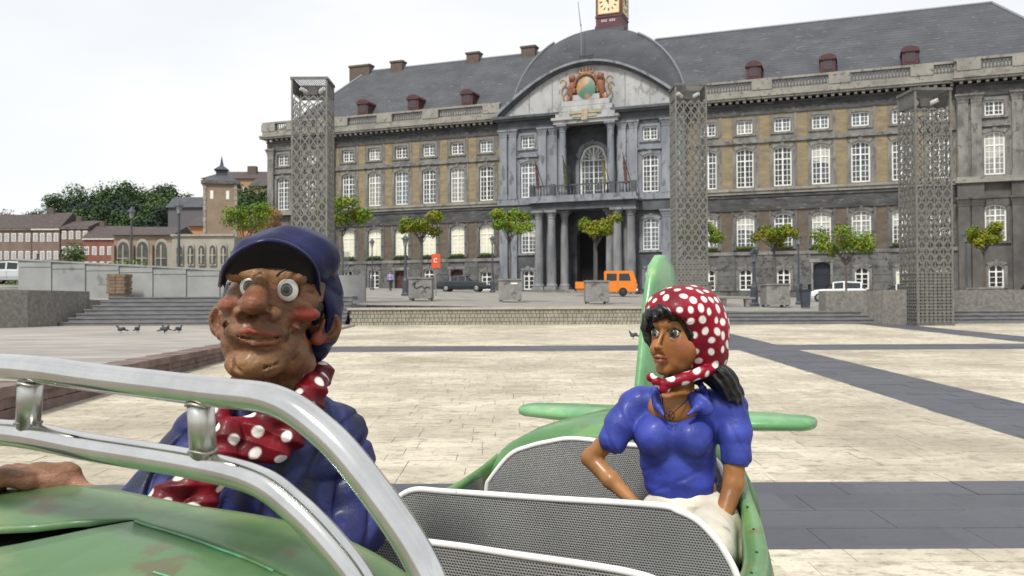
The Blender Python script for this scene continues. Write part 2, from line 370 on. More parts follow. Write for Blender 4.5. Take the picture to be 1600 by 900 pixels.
def wall_strip(mb, sa, sb, z0, z1, y, ops, depth=.32, m=0, mr=None):
    """vertical strip of wall with openings; ops: (s0,s1,z0,z1,rise)"""
    mr = m if mr is None else mr
    Q = lambda a, b, c, d: mb.add([(a,y,c),(b,y,c),(b,y,d),(a,y,d)], [(0,1,2,3)], m)
    zc = z0
    for s0, s1, a, b, rise in sorted(ops, key=lambda o: o[2]):
        if a > zc: Q(sa, sb, zc, a)
        Q(sa, s0, a, b); Q(s1, sb, a, b)
        k = 8; c = (s0+s1)/2; hw = (s1-s0)/2
        arc = [(c+hw*(-1+2*i/k), b-rise+rise*math.sqrt(max(0, 1-(-1+2*i/k)**2)) if rise > .6*hw else b-rise*((-1+2*i/k)**2)) for i in range(k+1)]
        if rise:
            for i in range(k):
                (x0, h0), (x1, h1) = arc[i], arc[i+1]
                mb.add([(x0,y,h0),(x1,y,h1),(x1,y,b),(x0,y,b)], [(0,1,2,3)], m)
                mb.add([(x0,y,h0),(x1,y,h1),(x1,y+depth,h1),(x0,y+depth,h0)], [(3,2,1,0)], mr)
            hb = arc[0][1]
        else:
            hb = b; mb.add([(s0,y,b),(s1,y,b),(s1,y+depth,b),(s0,y+depth,b)], [(3,2,1,0)], mr)
        mb.add([(s0,y,a),(s0,y,hb),(s0,y+depth,hb),(s0,y+depth,a)], [(3,2,1,0)], mr)
        mb.add([(s1,y,a),(s1,y+depth,a),(s1,y+depth,hb),(s1,y,hb)], [(3,2,1,0)], mr)
        mb.add([(s0,y,a),(s0,y+depth,a),(s1,y+depth,a),(s1,y,a)], [(3,2,1,0)], mr)
        zc = b
    if z1 > zc: Q(sa, sb, zc, z1)

def win_meshes(w_, h, rise, transom, cols, rows_hi, rows_lo, glassm, fr=.12, bar=.045, boxes=False):
    f = MB(); hw = w_/2; hb = h-rise; D0, D1 = .20, .28
    f.box(-hw, -hw+fr, D0, D1, 0, hb); f.box(hw-fr, hw, D0, D1, 0, hb); f.box(-hw+fr, hw-fr, D0, D1, 0, fr)
    if rise:
        k = 8; ar = lambda t, r_: (t*(hw-r_), hb-r_*.3+(rise*math.sqrt(max(0,1-t*t)) if rise > .6*hw else rise*(1-t*t))-r_*.7)
        for i in range(k):
            t0, t1 = -1+2*i/k, -1+2*(i+1)/k
            a, b, c, d = ar(t0, 0), ar(t1, 0), ar(t1, fr), ar(t0, fr)
            f.add([(a[0],D0,a[1]),(b[0],D0,b[1]),(c[0],D0,c[1]),(d[0],D0,d[1]),(a[0],D1,a[1]),(b[0],D1,b[1]),(c[0],D1,c[1]),(d[0],D1,d[1])], [(3,2,1,0),(4,5,6,7),(3,7,6,2)])
    else: f.box(-hw+fr, hw-fr, D0, D1, h-fr, h)
    top = lambda x: (h-fr if not rise else hb+(rise*(1-(x/hw)**2))-fr)
    f.box(-.06, .06, D0-.02, D1+.002, fr, top(0))
    if transom: f.box(-hw+fr, hw-fr, D0-.01, D1-.004, transom-.05, transom+.05)
    for i in range(1, cols):
        x = -hw+w_*i/cols
        if abs(x) > .05: f.box(x-bar/2, x+bar/2, D0+.02, D1-.02, fr, top(x))
    zt = transom or h
    for i in range(1, rows_lo): z = zt*i/rows_lo; f.box(-hw+fr, hw-fr, D0+.022, D1-.022, z-bar/2, z+bar/2)
    for i in range(1, rows_hi): z = zt+(h-zt)*i/rows_hi; f.box(-hw+fr, hw-fr, D0+.022, D1-.022, z-bar/2, z+bar/2)
    gl = MB()
    gl.add([(-hw,.25,0),(hw,.25,0),(hw,.25,h),(-hw,.25,h)], [(0,1,2,3)])
    return f.mesh('window', M_frame), gl.mesh('glass', glassm)
def surround_mesh(w_, h, rise, b=.22, proud=.07, key=True, hood=False, sill=True):
    q = MB(); hw = w_/2; hb = h-rise
    q.box(-hw-b, -hw, -proud, .05, -.05, hb); q.box(hw, hw+b, -proud, .05, -.05, hb)
    if rise:
        k = 8; f = lambda t: hb+(rise*math.sqrt(max(0,1-t*t)) if rise > .6*hw else rise*(1-t*t))
        for i in range(k):
            t0, t1 = -1+2*i/k, -1+2*(i+1)/k; x0, x1, X0, X1 = t0*hw, t1*hw, t0*(hw+b), t1*(hw+b)
            q.add([(x0,-proud,f(t0)),(x1,-proud,f(t1)),(X1,-proud,f(t1)+b),(X0,-proud,f(t0)+b),(x0,.05,f(t0)),(x1,.05,f(t1)),(X1,.05,f(t1)+b),(X0,.05,f(t0)+b)],
                  [(0,1,2,3),(0,4,5,1),(2,6,7,3)])
    else: q.box(-hw-b, hw+b, -proud, .05, h, h+b)
    if sill: q.box(-hw-b-.05, hw+b+.05, -proud-.09, .05, -.22, -.05)
    if key: q.frustum(-.11,.11,-proud-.06,0,h-.02, -.17,.17,-proud-.08,0,h+b+.12)
    if hood: q.box(-hw-b-.08, hw+b+.08, -proud-.16, .05, h+b+.10, h+b+.22)
    return q
WT = {
 'noble': (1.55, 3.6, .18, 2.45, 4, 2, 5, M_glass), 'attic': (1.42, 1.25, 0, None, 4, 1, 3, M_glass),
 'groundL': (1.6, 3.05, .25, 2.1, 4, 2, 5, M_blind), 'groundR': (1.6, 3.05, .25, 2.1, 4, 2, 5, M_glass),
 'base': (1.15, 2.0, .18, 1.35, 2, 1, 3, M_dkglass), 'baseC': (1.15, 2.0, .18, 1.35, 2, 1, 1, M_blind)}
GV = [mat('glass_bluish', (.10,.13,.17), .1, col2=(.20,.23,.27), scale=1.3), mat('glass_murky', (.02,.025,.03), .15, col2=(.09,.10,.11), scale=1.1), mat('glass_curtained', (.20,.205,.20), .25, col2=(.36,.36,.34), scale=2.2)]
WM = {k: win_meshes(*v) for k, v in WT.items()}
SM = {}
def surr(k, m):
    if (k, m.name) not in SM:
        v = WT[k]
        SM[(k, m.name)] = surround_mesh(v[0], v[1], v[2], b={'noble':.30,'attic':.26,'base':.24,'baseC':.24}.get(k, .26), key=k not in ('attic',), hood=k == 'noble', sill=k != 'base').mesh('window_surround', m)
    return SM[(k, m.name)]
def put_window(k, s, y, z, m):
    a = obj('window', WM[k][0], PAL, (s, y, z)); gme = WM[k][1]
    if k in ('noble', 'attic', 'groundR') and rng.random() < .62:
        j = rng.randrange(3)
        if (k, j) not in WM: WM[(k, j)] = MB().add([(-WT[k][0]/2,.25,0),(WT[k][0]/2,.25,0),(WT[k][0]/2,.25,WT[k][1]),(-WT[k][0]/2,.25,WT[k][1])], [(0,1,2,3)]).mesh('glass', GV[j])
        gme = WM[(k, j)]
    obj('glass', gme, a)
    if k in ('noble', 'groundR') and rng.random() < .3:
        w0, h0 = WT[k][0]/2-.12, WT[k][1]; MB().add([(-w0,.243,h0*rng.uniform(.3,.7)),(w0,.243,h0*.5),(w0,.243,h0-.15),(-w0,.243,h0-.15)], [(0,1,2,3)]).build('curtain', mat('net_curtain', (.42,.42,.39), .8, col2=(.55,.55,.50), scale=3), a)
    obj('window_surround', surr(k, m), PAL, (s, y, z))
def op(k, s, z): v = WT[k]; return (s-v[0]/2, s+v[0]/2, z, z+v[1], v[2])
ZG, ZN, ZA = 6.65, 12.15, 17.08
def base_z(s): return (3.0 if s > -6 else 3.35) if s < 16 else 2.75

def wing(bays, s0, s1, gk, mup, mlo, y=0, doors=()):
    up, lo, pl = MB(), MB(), MB()
    edges = [s0]+[(bays[i]+bays[i+1])/2 for i in range(len(bays)-1)]+[s1]
    for i, s in enumerate(bays):
        a, b = edges[i], edges[i+1]
        wall_strip(up, a, b, 11.6, 19.1, y, [op('noble', s, ZN), op('attic', s, ZA)], .4)
        wall_strip(lo, a, b, 6.2, 11.6, y, [op(gk, s, ZG)], .4)
        zb = base_z(s)
        if i in doors: wall_strip(pl, a, b, 0, 6.2, y-.12, [(s-.72, s+.72, zb-1.2, 5.15, .2)], .5)
        else: wall_strip(pl, a, b, 0, 6.2, y-.12, [op('base', s, zb)], .5)
        put_window('noble', s, y, ZN, M_stone); put_window('attic', s, y, ZA, M_stone); put_window(gk, s, y, ZG, M_stone2)
        if i in doors:
            d = MB(); d.box(s-.72, s+.72, y+.25, y+.33, 0, 5.2); 
            for dx in (-.36, .36):
                for zz in (2.2, 3.1, 4.1): d.box(s+dx-.24, s+dx+.24, y+.22, y+.25, zz, zz+.7)
            d.build('door', M_dkred if s < 16 else mat('dark_blue_door', (.012,.018,.03), .5), PAL)
            q = MB(); q.box(s-.98, s-.72, y-.22, y, 0, 5.2); q.box(s+.72, s+.98, y-.22, y, 0, 5.2); q.box(s-1.05, s+1.05, y-.24, y, 5.2, 5.5); q.build('door_surround', M_stone, PAL)
        else: put_window('baseC' if (i*7+int(s)) % 5 == 1 else 'base', s, y-.12, zb, M_stone)
        # dark rusticated panels between the basement openings
        q = MB()
        for r_ in range(5): q.box(edges[i+1]-.72, edges[i+1]+.72, y-.22, y-.1, 2.7+r_*.66, 2.7+r_*.66+.63)
        if i < len(bays)-1: q.build('rusticated_pier', M_stone2, PAL)
        if gk == 'groundR' or i < 9:
            q = MB()
            for k in range(14):
                xx = s-.7+1.4*k/13; rr = .13+rng.uniform(0, .06); q.lathe([(.01,-rr),(rr,-rr*.3),(rr,.3*rr),(.01,rr)], (xx, y-.2, ZG-.02+rng.uniform(-.04,.04)), 5)
            q.build('window_box', M_flower, PAL)
        for sg in (-1, 1):
            q = MB(); x0 = s+sg*1.08; x0, x1 = min(x0, x0-sg*.02), max(x0, x0+sg*.17)
            q.box(x0, x1, y-.05, y+.02, 12.0, 18.8); q.build('bay_strip', M_stone, PAL)
        MB().box(s-1.06, s+1.06, y-.045, y+.02, 16.45, 16.86).build('spandrel', M_stone, PAL)
        for sg in (-1, 1): MB().box(s+sg*1.12-.09, s+sg*1.12+.09, y-.05, y+.02, 6.25, 10.0).build('bay_strip', M_stone2, PAL)
    up.build('upper_wall', mup, PAL); lo.build('lower_wall', mlo, PAL); pl.build('plinth_wall', M_stone2, PAL)
    q = MB(); q.box(s0, s1, y-.16, y+.1, 16.15, 16.45)
    for i, s in enumerate(bays):
        e = edges[i+1]
    q.build('string_course', M_stone, PAL)
    q = MB(); q.box(s0, s1, y-.20, y+.1, 11.5, 11.78); q.box(s0, s1, y-.32, y+.1, 11.78, 12.0); q.build('sill_course', M_bal, PAL)
    q = MB(); q.box(s0, s1, y-.07, y+.1, 10.15, 11.5); q.box(s0, s1, y-.12, y+.1, 10.0, 10.15); q.box(s0, s1, y-.16, y+.1, 11.2, 11.35); q.build('lower_frieze', M_sooty, PAL)
    q = MB(); q.box(s0, s1, y-.28, y+.1, 5.95, 6.25); q.build('plinth_cornice', M_stone, PAL)
def entab(s0, s1, y, mdk=M_sooty, mc=M_bal, ends=(0, 0)):
    q = MB(); a, b = s0-ends[0], s1+ends[1]
    q.box(s0, s1, y-.10, y+.3, 18.75, 19.0); q.box(s0, s1, y-.05, y+.3, 19.0, 19.65); q.box(s0, s1, y-.22, y+.3, 19.65, 19.80)
    q.build('frieze', mdk, PAL)
    q = MB(); k = int((s1-s0)/.62)
    for i in range(k):
        x = s0+(i+.5)*(s1-s0)/k; q.box(x-.13, x+.13, y-.62, y-.2, 19.80, 20.06)
    q.build('modillion', M_stone, PAL, kind='stuff')
    q = MB(); q.box(a, b, y-.75, y+.3, 20.06, 20.24); q.box(a, b, y-.86, y+.3, 20.24, 20.42); q.build('cornice', mc, PAL)
def balustrade(s0, s1, y, piers):
    q = MB(); q.box(s0, s1, y-.52, y-.05, 20.42, 20.9); q.box(s0, s1, y-.56, y-.02, 21.72, 21.92); q.build('balustrade_rail', M_bal, PAL)
    for p in piers:
        wd = .9
        MB().box(p-wd, p+wd, y-.58, y-.02, 20.9, 21.72).build('balustrade_pier', M_bal, PAL)
    q = MB(); x = s0+.1
    while x < s1:
        if all(abs(x-p) > wd+.08 for p in piers): q.lathe([(.07,0),(.07,.08),(.11,.22),(.06,.5),(.06,.7),(.08,.82)], (x, y-.28, 20.9), 6)
        x += .27
    q.build('baluster', M_bal, PAL, kind='stuff')

LB = [-18.95+3.24*i for i in range(6)]
wing(LB, -20.5, -1.0, 'groundL', M_tan, M_brk, 0, doors=(2, 4))
entab(-20.5, -1.0, 0); balustrade(-20.5, -1.0, 0, [-19.6, -14.2, -8.8, -2.0])
RB = [19.55, 22.87, 26.19, 29.45, 32.75, 36.05, 39.0]
wing(RB, 17.6, 40.3, 'groundR', M_tan, M_brk, 0, doors=(3,))
entab(17.6, 40.3, 0); balustrade(17.6, 40.3, 0, [18.6, 24.5, 31.1, 37.7])
# end pavilions
def pilaster(name, s, y, z0, z1, w_, d, m, cap=.7):
    q = MB(); q.box(s-w_/2, s+w_/2, y-d, y+.05, z0+.55, z1-cap); q.box(s-w_/2-.1, s+w_/2+.1, y-d-.1, y+.05, z0, z0+.4); q.box(s-w_/2-.05, s+w_/2+.05, y-d-.05, y+.05, z0+.4, z0+.55)
    q.box(s-w_/2-.04, s+w_/2+.04, y-d-.04, y+.05, z1-cap, z1-cap+.1)
    q.frustum(s-w_/2,s+w_/2,y-d,y,z1-cap+.1, s-w_/2-.18,s+w_/2+.18,y-d-.15,y,z1-.15); q.box(s-w_/2-.2, s+w_/2+.2, y-d-.2, y+.05, z1-.15, z1)
    return q.build(name, m, PAL)
def pavilion(bays, s0, s1, cols, y, gk, mm, m2):
    up, lo = MB(), MB(); edges = [s0]+[(bays[i]+bays[i+1])/2 for i in range(len(bays)-1)]+[s1]
    for i, s in enumerate(bays):
        wall_strip(up, edges[i], edges[i+1], 11.6, 19.1, y, [op('noble', s, ZN), op('attic', s, ZA)], .4)
        wall_strip(lo, edges[i], edges[i+1], 0, 11.6, y, [op('base', s, base_z(s)), op(gk, s, ZG)], .4)
        put_window('noble', s, y, ZN, mm); put_window('attic', s, y, ZA, mm); put_window(gk, s, y, ZG, m2); put_window('base', s, y, base_z(s), mm)
    up.build('upper_wall', mm, PAL); lo.build('lower_wall', m2, PAL)
    q = MB()
    for s in (s0, s1): q.add([(s,y,0),(s,15,0),(s,15,20),(s,y,20)], [(0,1,2,3) if s == s1 else (3,2,1,0)])
    q.build('side_wall', mm, PAL)
    for c in cols:
        pilaster('upper_pilaster', c, y, 12.0, 18.95, .78, .28, mm); pilaster('lower_pilaster', c, y, 1.0 if c > 16 else 2.6, 10.3, .9, .36, m2)
        q = MB(); q.box(c-.5, c+.5, y-.42, y, 10.3, 11.5); q.build('frieze_block', m2, PAL)
    q = MB(); q.box(s0, s1, y-.07, y+.1, 10.2, 11.5); q.build('lower_frieze', m2, PAL)
    q = MB(); q.box(s0-.2, s1+.2, y-.62, y+.1, 11.5, 11.75); q.box(s0-.1, s1+.1, y-.45, y+.1, 11.75, 12.0); q.build('sill_course', M_bal, PAL)
pavilion([-27.0, -23.3], -29.1, -20.5, [-28.5, -25.2, -21.3], -.45, 'groundL', M_stone, M_stone2)
entab(-29.1, -20.5, -.45, M_stone2, M_bal, (.5, .1)); balustrade(-29.4, -20.5, -.45, [-28.6, -25.2, -21.3])
pavilion([43.1, 48.2], 40.3, 52, [40.75, 41.75, 44.75, 45.85, 50.2, 51.3], -.6, 'groundR', M_stone, mat('sooty_lower_stone', (.075,.07,.068), .9, col2=(.14,.13,.12), scale=.7, detail=9))
entab(40.3, 52, -.6, M_sooty, M_bal, (.3, .3)); balustrade(40.1, 52, -.6, [41.2, 45.3, 50.7])

# ---- central pavilion
YC = -.6
for s, a, b, a2, b2 in ((1.98, -1.0, 3.0, 3.0, 5.25), (14.25, 13.2, 17.6, 11.05, 13.2)):
    ce = MB(); lo = MB()
    wall_strip(ce, a, b, 11.6, 19.1, YC, [op('noble', s, ZN), op('attic', s, ZA)], .4)
    wall_strip(lo, a, b, 0, 11.6, YC, [op('groundR', s, ZG), op('base', s, base_z(0))], .4)
    put_window('noble', s, YC, ZN, M_blue); put_window('attic', s, YC, ZA, M_blue); put_window('groundR', s, YC, ZG, M_blue); put_window('base', s, YC, base_z(0), M_blue)
    wall_strip(ce, a2, b2, 11.6, 19.1, YC, []); wall_strip(lo, a2, b2, 0, 11.6, YC, [])
    e = -1 if s < 8 else 17.6
    ce.add([(e,YC,0),(e,0,0),(e,0,20),(e,YC,20)], [(0,3,2,1) if s < 8 else (0,1,2,3)])
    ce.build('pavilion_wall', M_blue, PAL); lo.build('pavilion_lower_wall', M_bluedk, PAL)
# recessed loggia with arched window
q = MB(); wall_strip(q, 5.25, 11.05, 11.6, 19.3, 1.3, [(6.75, 9.55, 12.2, 17.3, 1.4)], .4)
q.add([(5.25,YC,11.6),(5.25,1.3,11.6),(5.25,1.3,19.3),(5.25,YC,19.3),(11.05,YC,11.6),(11.05,1.3,11.6),(11.05,1.3,19.3),(11.05,YC,19.3)], [(0,1,2,3),(7,6,5,4)])
q.add([(5.25,YC,19.1),(11.05,YC,19.1),(11.05,1.3,19.1),(5.25,1.3,19.1)], [(0,1,2,3)])
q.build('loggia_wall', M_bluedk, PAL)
WM['arch'] = win_meshes(2.8, 5.1, 1.4, 3.6, 6, 1, 6, M_glass, fr=.2, bar=.05)
a = obj('window', WM['arch'][0], PAL, (8.15, 1.3, 12.2), label='tall arched balcony window with a fanlight'); obj('glass', WM['arch'][1], a)
q = MB()
for k in range(1, 8):
    an = math.pi*k/8; q.bar((0,.22,3.65), (1.25*math.cos(an),.22,3.65+1.25*math.sin(an)), .05, .05)
q.build('fanlight_bar', M_frame, a)
surround_mesh(2.8, 5.1, 1.4, b=.35, proud=.15, sill=False).build('window_surround', M_blue, PAL).location = (8.15, 1.3, 12.2)
# ground storey of the portico, dark gateway
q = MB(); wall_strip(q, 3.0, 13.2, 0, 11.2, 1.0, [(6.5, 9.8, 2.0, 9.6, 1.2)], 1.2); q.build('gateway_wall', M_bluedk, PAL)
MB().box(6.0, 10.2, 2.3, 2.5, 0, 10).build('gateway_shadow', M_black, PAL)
lo2 = MB(); lo2.box(3.0, 13.2, -2.6, 1.4, 1.8, 2.95); lo2.box(3.4, 12.8, -3.0, -2.6, 1.8, 2.75); lo2.build('portico_steps', M_stone, PAL)
def column(s, y, z0, z1, r, m):
    h = z1-z0
    q = MB(); q.box(s-r*1.4, s+r*1.4, y-r*1.4, y+r*1.4, z0, z0+.35); q.build('column_base', m, PAL)
    q = MB(); q.box(s-r*1.45, s+r*1.45, y-r*1.45, y+r*1.45, z1-.22, z1); q.build('column_capital', m, PAL)
    q = MB(); q.lathe([(r*1.25,.35),(r*1.3,.45),(r*1.05,.6),(r,.7),(r*1.02,h*.35),(r*.86,h-.8),(r*1.0,h-.75),(r*.9,h-.65),(r*1.3,h-.22)], (s, y, z0), 16)
    q.build('column', m, PAL, smooth=False)
M_col = mat('column_stone', (.14,.145,.155), .85, col2=(.29,.295,.305), scale=1.1, detail=8, stretch=(1,1,.3))
for s in (3.6, 4.9, 11.4, 12.7): column(s, -2.0, 2.9, 10.6, .42, M_col)
for s in (5.9, 10.45): column(s, -1.1, 2.9, 10.6, .40, M_col)
for s in (4.4, 12.0): column(s, -.9, 2.9, 10.6, .40, M_col)
q = MB(); q.box(3.0, 13.25, -2.5, 1.2, 10.6, 11.3); q.build('portico_entablature', M_bluedk, PAL)
q = MB(); q.box(2.7, 13.55, -2.9, 1.3, 11.3, 11.5); q.box(2.9, 13.35, -2.75, 1.3, 11.5, 11.95); q.build('balcony_slab', M_blue, PAL)
q = MB(); q.box(3.0, 13.2, -2.6, -2.45, 12.85, 12.98)
for s in (3.1, 5.2, 11.1, 13.1): q.box(s-.25, s+.25, -2.7, -2.35, 11.95, 13.05)
q.build('balcony_rail', M_bluedk, PAL)
q = MB(); x = 3.4
while x < 13: q.lathe([(.05,0),(.09,.2),(.05,.5),(.06,.9)], (x, -2.52, 11.95), 6); x += .3
q.build('balcony_baluster', M_bluedk, PAL, kind='stuff')
for c in (-.55, .45, 3.6, 4.72, 11.6, 12.7, 15.8, 16.9):
    pilaster('upper_pilaster', c, YC, 12.0, 18.95, .75, .26, M_blue)
    if c < 2 or c > 14: pilaster('lower_pilaster', c, YC, 2.6, 10.4, .85, .3, M_blue)
for c in (5.75, 10.55): column(c, YC-.45, 12.0, 19.0, .36, M_blue)
for a, b in ((-1.05, 5.2), (11.1, 17.65)):
    q = MB(); q.box(a, b, YC-.30, YC+.1, 10.4, 11.4); q.build('lower_frieze', M_bluedk, PAL)
    q = MB(); q.box(a-.05, b+.05, YC-.45, YC+.1, 11.4, 11.95); q.build('sill_course', M_blue, PAL)
    q = MB(); q.box(a, b, YC-.35, YC+.1, 18.95, 19.75); q.build('frieze', M_bluedk, PAL)
    q = MB(); q.box(a-.25, b+.25, YC-.80, YC+.1, 19.75, 19.95); q.box(a-.4, b+.4, YC-1.0, YC+.1, 19.95, 20.2); q.build('cornice', M_bluedk, PAL)
q = MB(); q.box(4.95, 11.35, YC-.95, YC+.2, 19.0, 19.35); q.box(4.8, 11.5, YC-1.15, YC+.2, 19.35, 19.6)
for i, (zz, ww) in enumerate(((19.6, 2.95), (20.15, 2.7), (20.7, 2.4), (21.25, 2.05))): q.box(8.15-ww, 8.15+ww, YC-1.0+.1*i, YC+.2, zz, zz+.5)
q.build('heraldic_pedestal', M_white, PAL)
# segmental pediment
SC, HW, Z0, RISE = 8.3, 9.1, 20.2, 4.5
arc = lambda t, g=0: (SC+(HW+g)*t, Z0+RISE*(1-t*t)*(.86+.14*(1-t*t))+g)
K = 28; poly = [(SC-HW, Z0)]+[arc(-1+2*i/K) for i in range(1, K)]+[(SC+HW, Z0)]
q = MB()
for i in range(K):
    (x0, h0), (x1, h1) = arc(-1+2*i/K), arc(-1+2*(i+1)/K)
    q.add([(x0,YC-.1,Z0),(x1,YC-.1,Z0),(x1,YC-.1,h1),(x0,YC-.1,h0)], [(0,1,2,3)])
q.build('tympanum', M_white, PAL)
for x in (2.2, 4.6, 11.9, 14.3):
    h = Z0+RISE*(1-((x-SC)/HW)**2)*.9; MB().box(x-.03, x+.03, YC-.14, YC-.06, Z0, h).build('tympanum_joint', M_bal, PAL)
for k, (g0, g1, yd, m_) in enumerate(((0, .22, .45, M_bluedk), (.22, .42, .75, M_blue))):
    q = MB()
    for i in range(K):
        a, b, c, d = arc(-1+2*i/K, g0), arc(-1+2*(i+1)/K, g0), arc(-1+2*(i+1)/K, g1), arc(-1+2*i/K, g1)
        q.add([(a[0],YC-yd,a[1]),(b[0],YC-yd,b[1]),(c[0],YC-yd,c[1]),(d[0],YC-yd,d[1]),(a[0],YC+1,a[1]),(b[0],YC+1,b[1]),(c[0],YC+1,c[1]),(d[0],YC+1,d[1])],
              [(0,1,2,3),(1,0,4,5),(3,2,6,7)])
    q.build('pediment_moulding', m_, PAL)
# coat of arms: shield, two rampant lions, crown, mantling
CA = (8.2, YC-.55, 22.2)
M_gold = mat('gilded_paint', (.42,.22,.06), .5, col2=(.25,.12,.04), scale=3)
M_lion = mat('rust_brown_paint', (.30,.11,.04), .6, col2=(.20,.07,.03), scale=3)
q = MB(); q.lathe([(.01,0),(.75,.0),(1.0,.06),(1.0,.12),(.8,.2),(.4,.3),(.01,.34)], (0,0,0), 20)
q.v = [(x*.95, -z, y*1.15+.1) for x, y, z in q.v]; q.build('shield', mat('shield_paint', (.45,.25,.12), .5, col2=(.10,.22,.16), scale=.9, lo=.45, hi=.55, detail=1), PAL).location = CA
q = MB(); q.tube([(1.25*math.cos(t), -.05, 1.35*math.sin(t)+.15) for t in np.linspace(-.3, math.pi+.3, 20)], .2, 8); q.build('mantling', mat('dark_red_mantling', (.13,.03,.02), .6, col2=(.3,.13,.05), scale=4), PAL).location = CA
q = MB(); q.tube([(-.75,0,1.7),(-.4,0,1.62),(0,0,1.6),(.4,0,1.62),(.75,0,1.7)], .13, 6)
for i in range(5):
    x = -.6+.3*i; q.tube([(x,0,1.7),(x*1.15,0,2.15-.3*abs(x))], [.1,.06], 6); q.lathe([(.01,-.1),(.1,0),(.01,.1)], (x*1.15, 0, 2.2-.3*abs(x)), 6)
q.build('crown', M_gold, PAL).location = CA
for sgn in (-1, 1):
    q = MB(); S = lambda x, z, y=0: (sgn*x, y, z)
    q.tube([S(1.5,-1.0), S(1.6,-.3), S(1.45,.4), S(1.35,.95)], [.22,.3,.36,.26], 8)
    q.tube([S(1.35,.9), S(1.42,1.35), S(1.2,1.5)], [.34,.36,.16], 8)
    q.tube([S(1.6,-.6), S(2.0,-1.1), S(2.25,-1.75), S(2.0,-1.85)], [.26,.2,.12,.1], 8)
    q.tube([S(1.45,-.8), S(1.3,-1.3), S(1.05,-1.5)], [.2,.14,.1], 8)
    q.tube([S(1.4,.6), S(1.0,.75), S(.8,1.1)], [.18,.12,.1], 8); q.tube([S(1.4,.2), S(1.05,.1), S(.85,.3)], [.16,.12,.09], 8)
    q.build('heraldic_lion', M_lion, PAL, smooth=True).location = CA
    q = MB(); q.tube(spline([S(1.75,-.9), S(2.3,-.6), S(2.45,.1), S(2.1,.55), S(2.05,.95), S(2.4,1.15), S(2.65,.85)], 4), .08, 6); q.build('lion_tail', M_gold, PAL).location = CA
q = MB(); q.box(-1.6,1.6,-.6,-.5,-2.35,-2.05); q.box(-1.2,1.2,-.66,-.55,-2.7,-2.45); q.box(-.3,.3,-.72,-.6,-3.0,-2.0); q.build('gilded_motto_band', mat('faded_gilding', (.34,.27,.14), .6, col2=(.45,.42,.34), scale=3), PAL).location = CA
# furled flags on slanting poles
M_dpole = mat('dark_pole', (.03,.03,.032), .5)
for s, c1 in ((4.3, (.06,.02,.02)), (7.1, (.035,.05,.015)), (10.9, (.10,.09,.03)), (12.9, (.07,.025,.02))):
    q = MB(); q.tube([(s,-2.4,12.6),(s-.6,-3.6,15.6)], .035, 6); q.build('flag_pole', M_dpole, PAL)
    fp = spline([(s-.52,-3.45,15.2),(s-.5,-3.3,14.5),(s-.42,-3.25,13.8),(s-.38,-3.2,13.1),(s-.36,-3.2,12.6)], 4)
    q = MB(); q.tube(fp, [.05+.10*min(1, i/6)*(1+.25*math.sin(i*2.2))*(1 if i < len(fp)-1 else .4) for i in range(len(fp))], 7, flat=.6); q.build('furled_flag', mat('flag_%d' % int(s*10), c1, .8, col2=tuple(k*1.8+.01 for k in c1), scale=3), PAL)

# ---- roofs
def roofq(name, pts, m=M_slate): return MB().add(pts, [tuple(range(len(pts)))]).build(name, m, PAL)
ZE, ZR = 20.7, 29.0
q = MB(); q.add([(-29,.3,ZE),(3,.3,ZE),(3,8,ZR),(-21.3,8,ZR),(-29,15.7,ZE),(3,15.7,ZE)], [(0,1,2,3),(0,3,4),(3,2,5,4)]); q.build('slate_roof', M_slate, PAL)
q = MB(); q.add([(13,.3,ZE),(52,.3,ZE),(44.2,8,ZR),(13,8,ZR),(52,15.7,ZE),(13,15.7,ZE)], [(0,1,2,3),(1,4,2),(3,2,4,5)]); q.build('slate_roof', M_slate, PAL)
q = MB(); q.tube([(13,8,ZR+.05),(44.2,8,ZR+.05)], .14, 6); q.tube([(-21.3,8,ZR+.05),(3,8,ZR+.05)], .14, 6); q.tube([(44.2,8,ZR),(52,.3,ZE)], .14, 6); q.tube([(-21.3,8,ZR),(-29,.3,ZE)], .14, 6); q.build('ridge_lead', mat('lead', (.22,.23,.25), .6), PAL)
# slate courses as real laps near the eaves
for a, b in ((-28, 0), (17.5, 51)):
    q = MB()
    for i in range(26):
        t = i/26; y0, z0 = lerp(.3, 8, t), lerp(ZE, ZR, t); aa = a+(t*7.6 if a < 0 else 0); bb = b-(t*7.6 if b > 50 else 0)
        q.add([(aa,y0-.03,z0+.02),(bb,y0-.03,z0+.02),(bb,y0+.30,z0+.36),(aa,y0+.30,z0+.36),(aa,y0,z0-.06),(bb,y0,z0-.06)], [(0,1,2,3),(4,5,1,0)])
    q.build('slate_course', M_slate, PAL, kind='stuff')
# vaulted dome over the centre
DS, DW, DZ0, DH, DY0, DY1 = 8.2, 8.95, 20.6, 8.75, 1.3, 14.5
rows = []; NU = 36
prof = lambda t: math.sqrt(max(0, 1-abs(t)**2.12))
dp = [0, .008, .015, .03, .07, .13, .22, .35, .5, .65, .78, .87, .93, .97, 1.0]
for v in dp:
    vy = -1+2*v; fy = max(0, 1-abs(vy)**16)**.5
    rows.append([(DS+DW*math.sin(math.pi/2*(-1+2*i/NU)), lerp(DY0, DY1, v), DZ0+DH*fy*prof(math.sin(math.pi/2*(-1+2*i/NU)))) for i in range(NU+1)])
q = MB(); q.grid(rows); q.build('dome_roof', M_slate, PAL, smooth=True)
for sgn in (-1, 1):
    q = MB(); q.tube([(DS+sgn*DW*math.sin(a_)*1.004, 2.25, DZ0+DH*.97*prof(math.sin(a_))+.05) for a_ in np.linspace(.5, 1.55, 14)], .13, 6); q.build('dome_lead_edge', MATS['lead'], PAL)
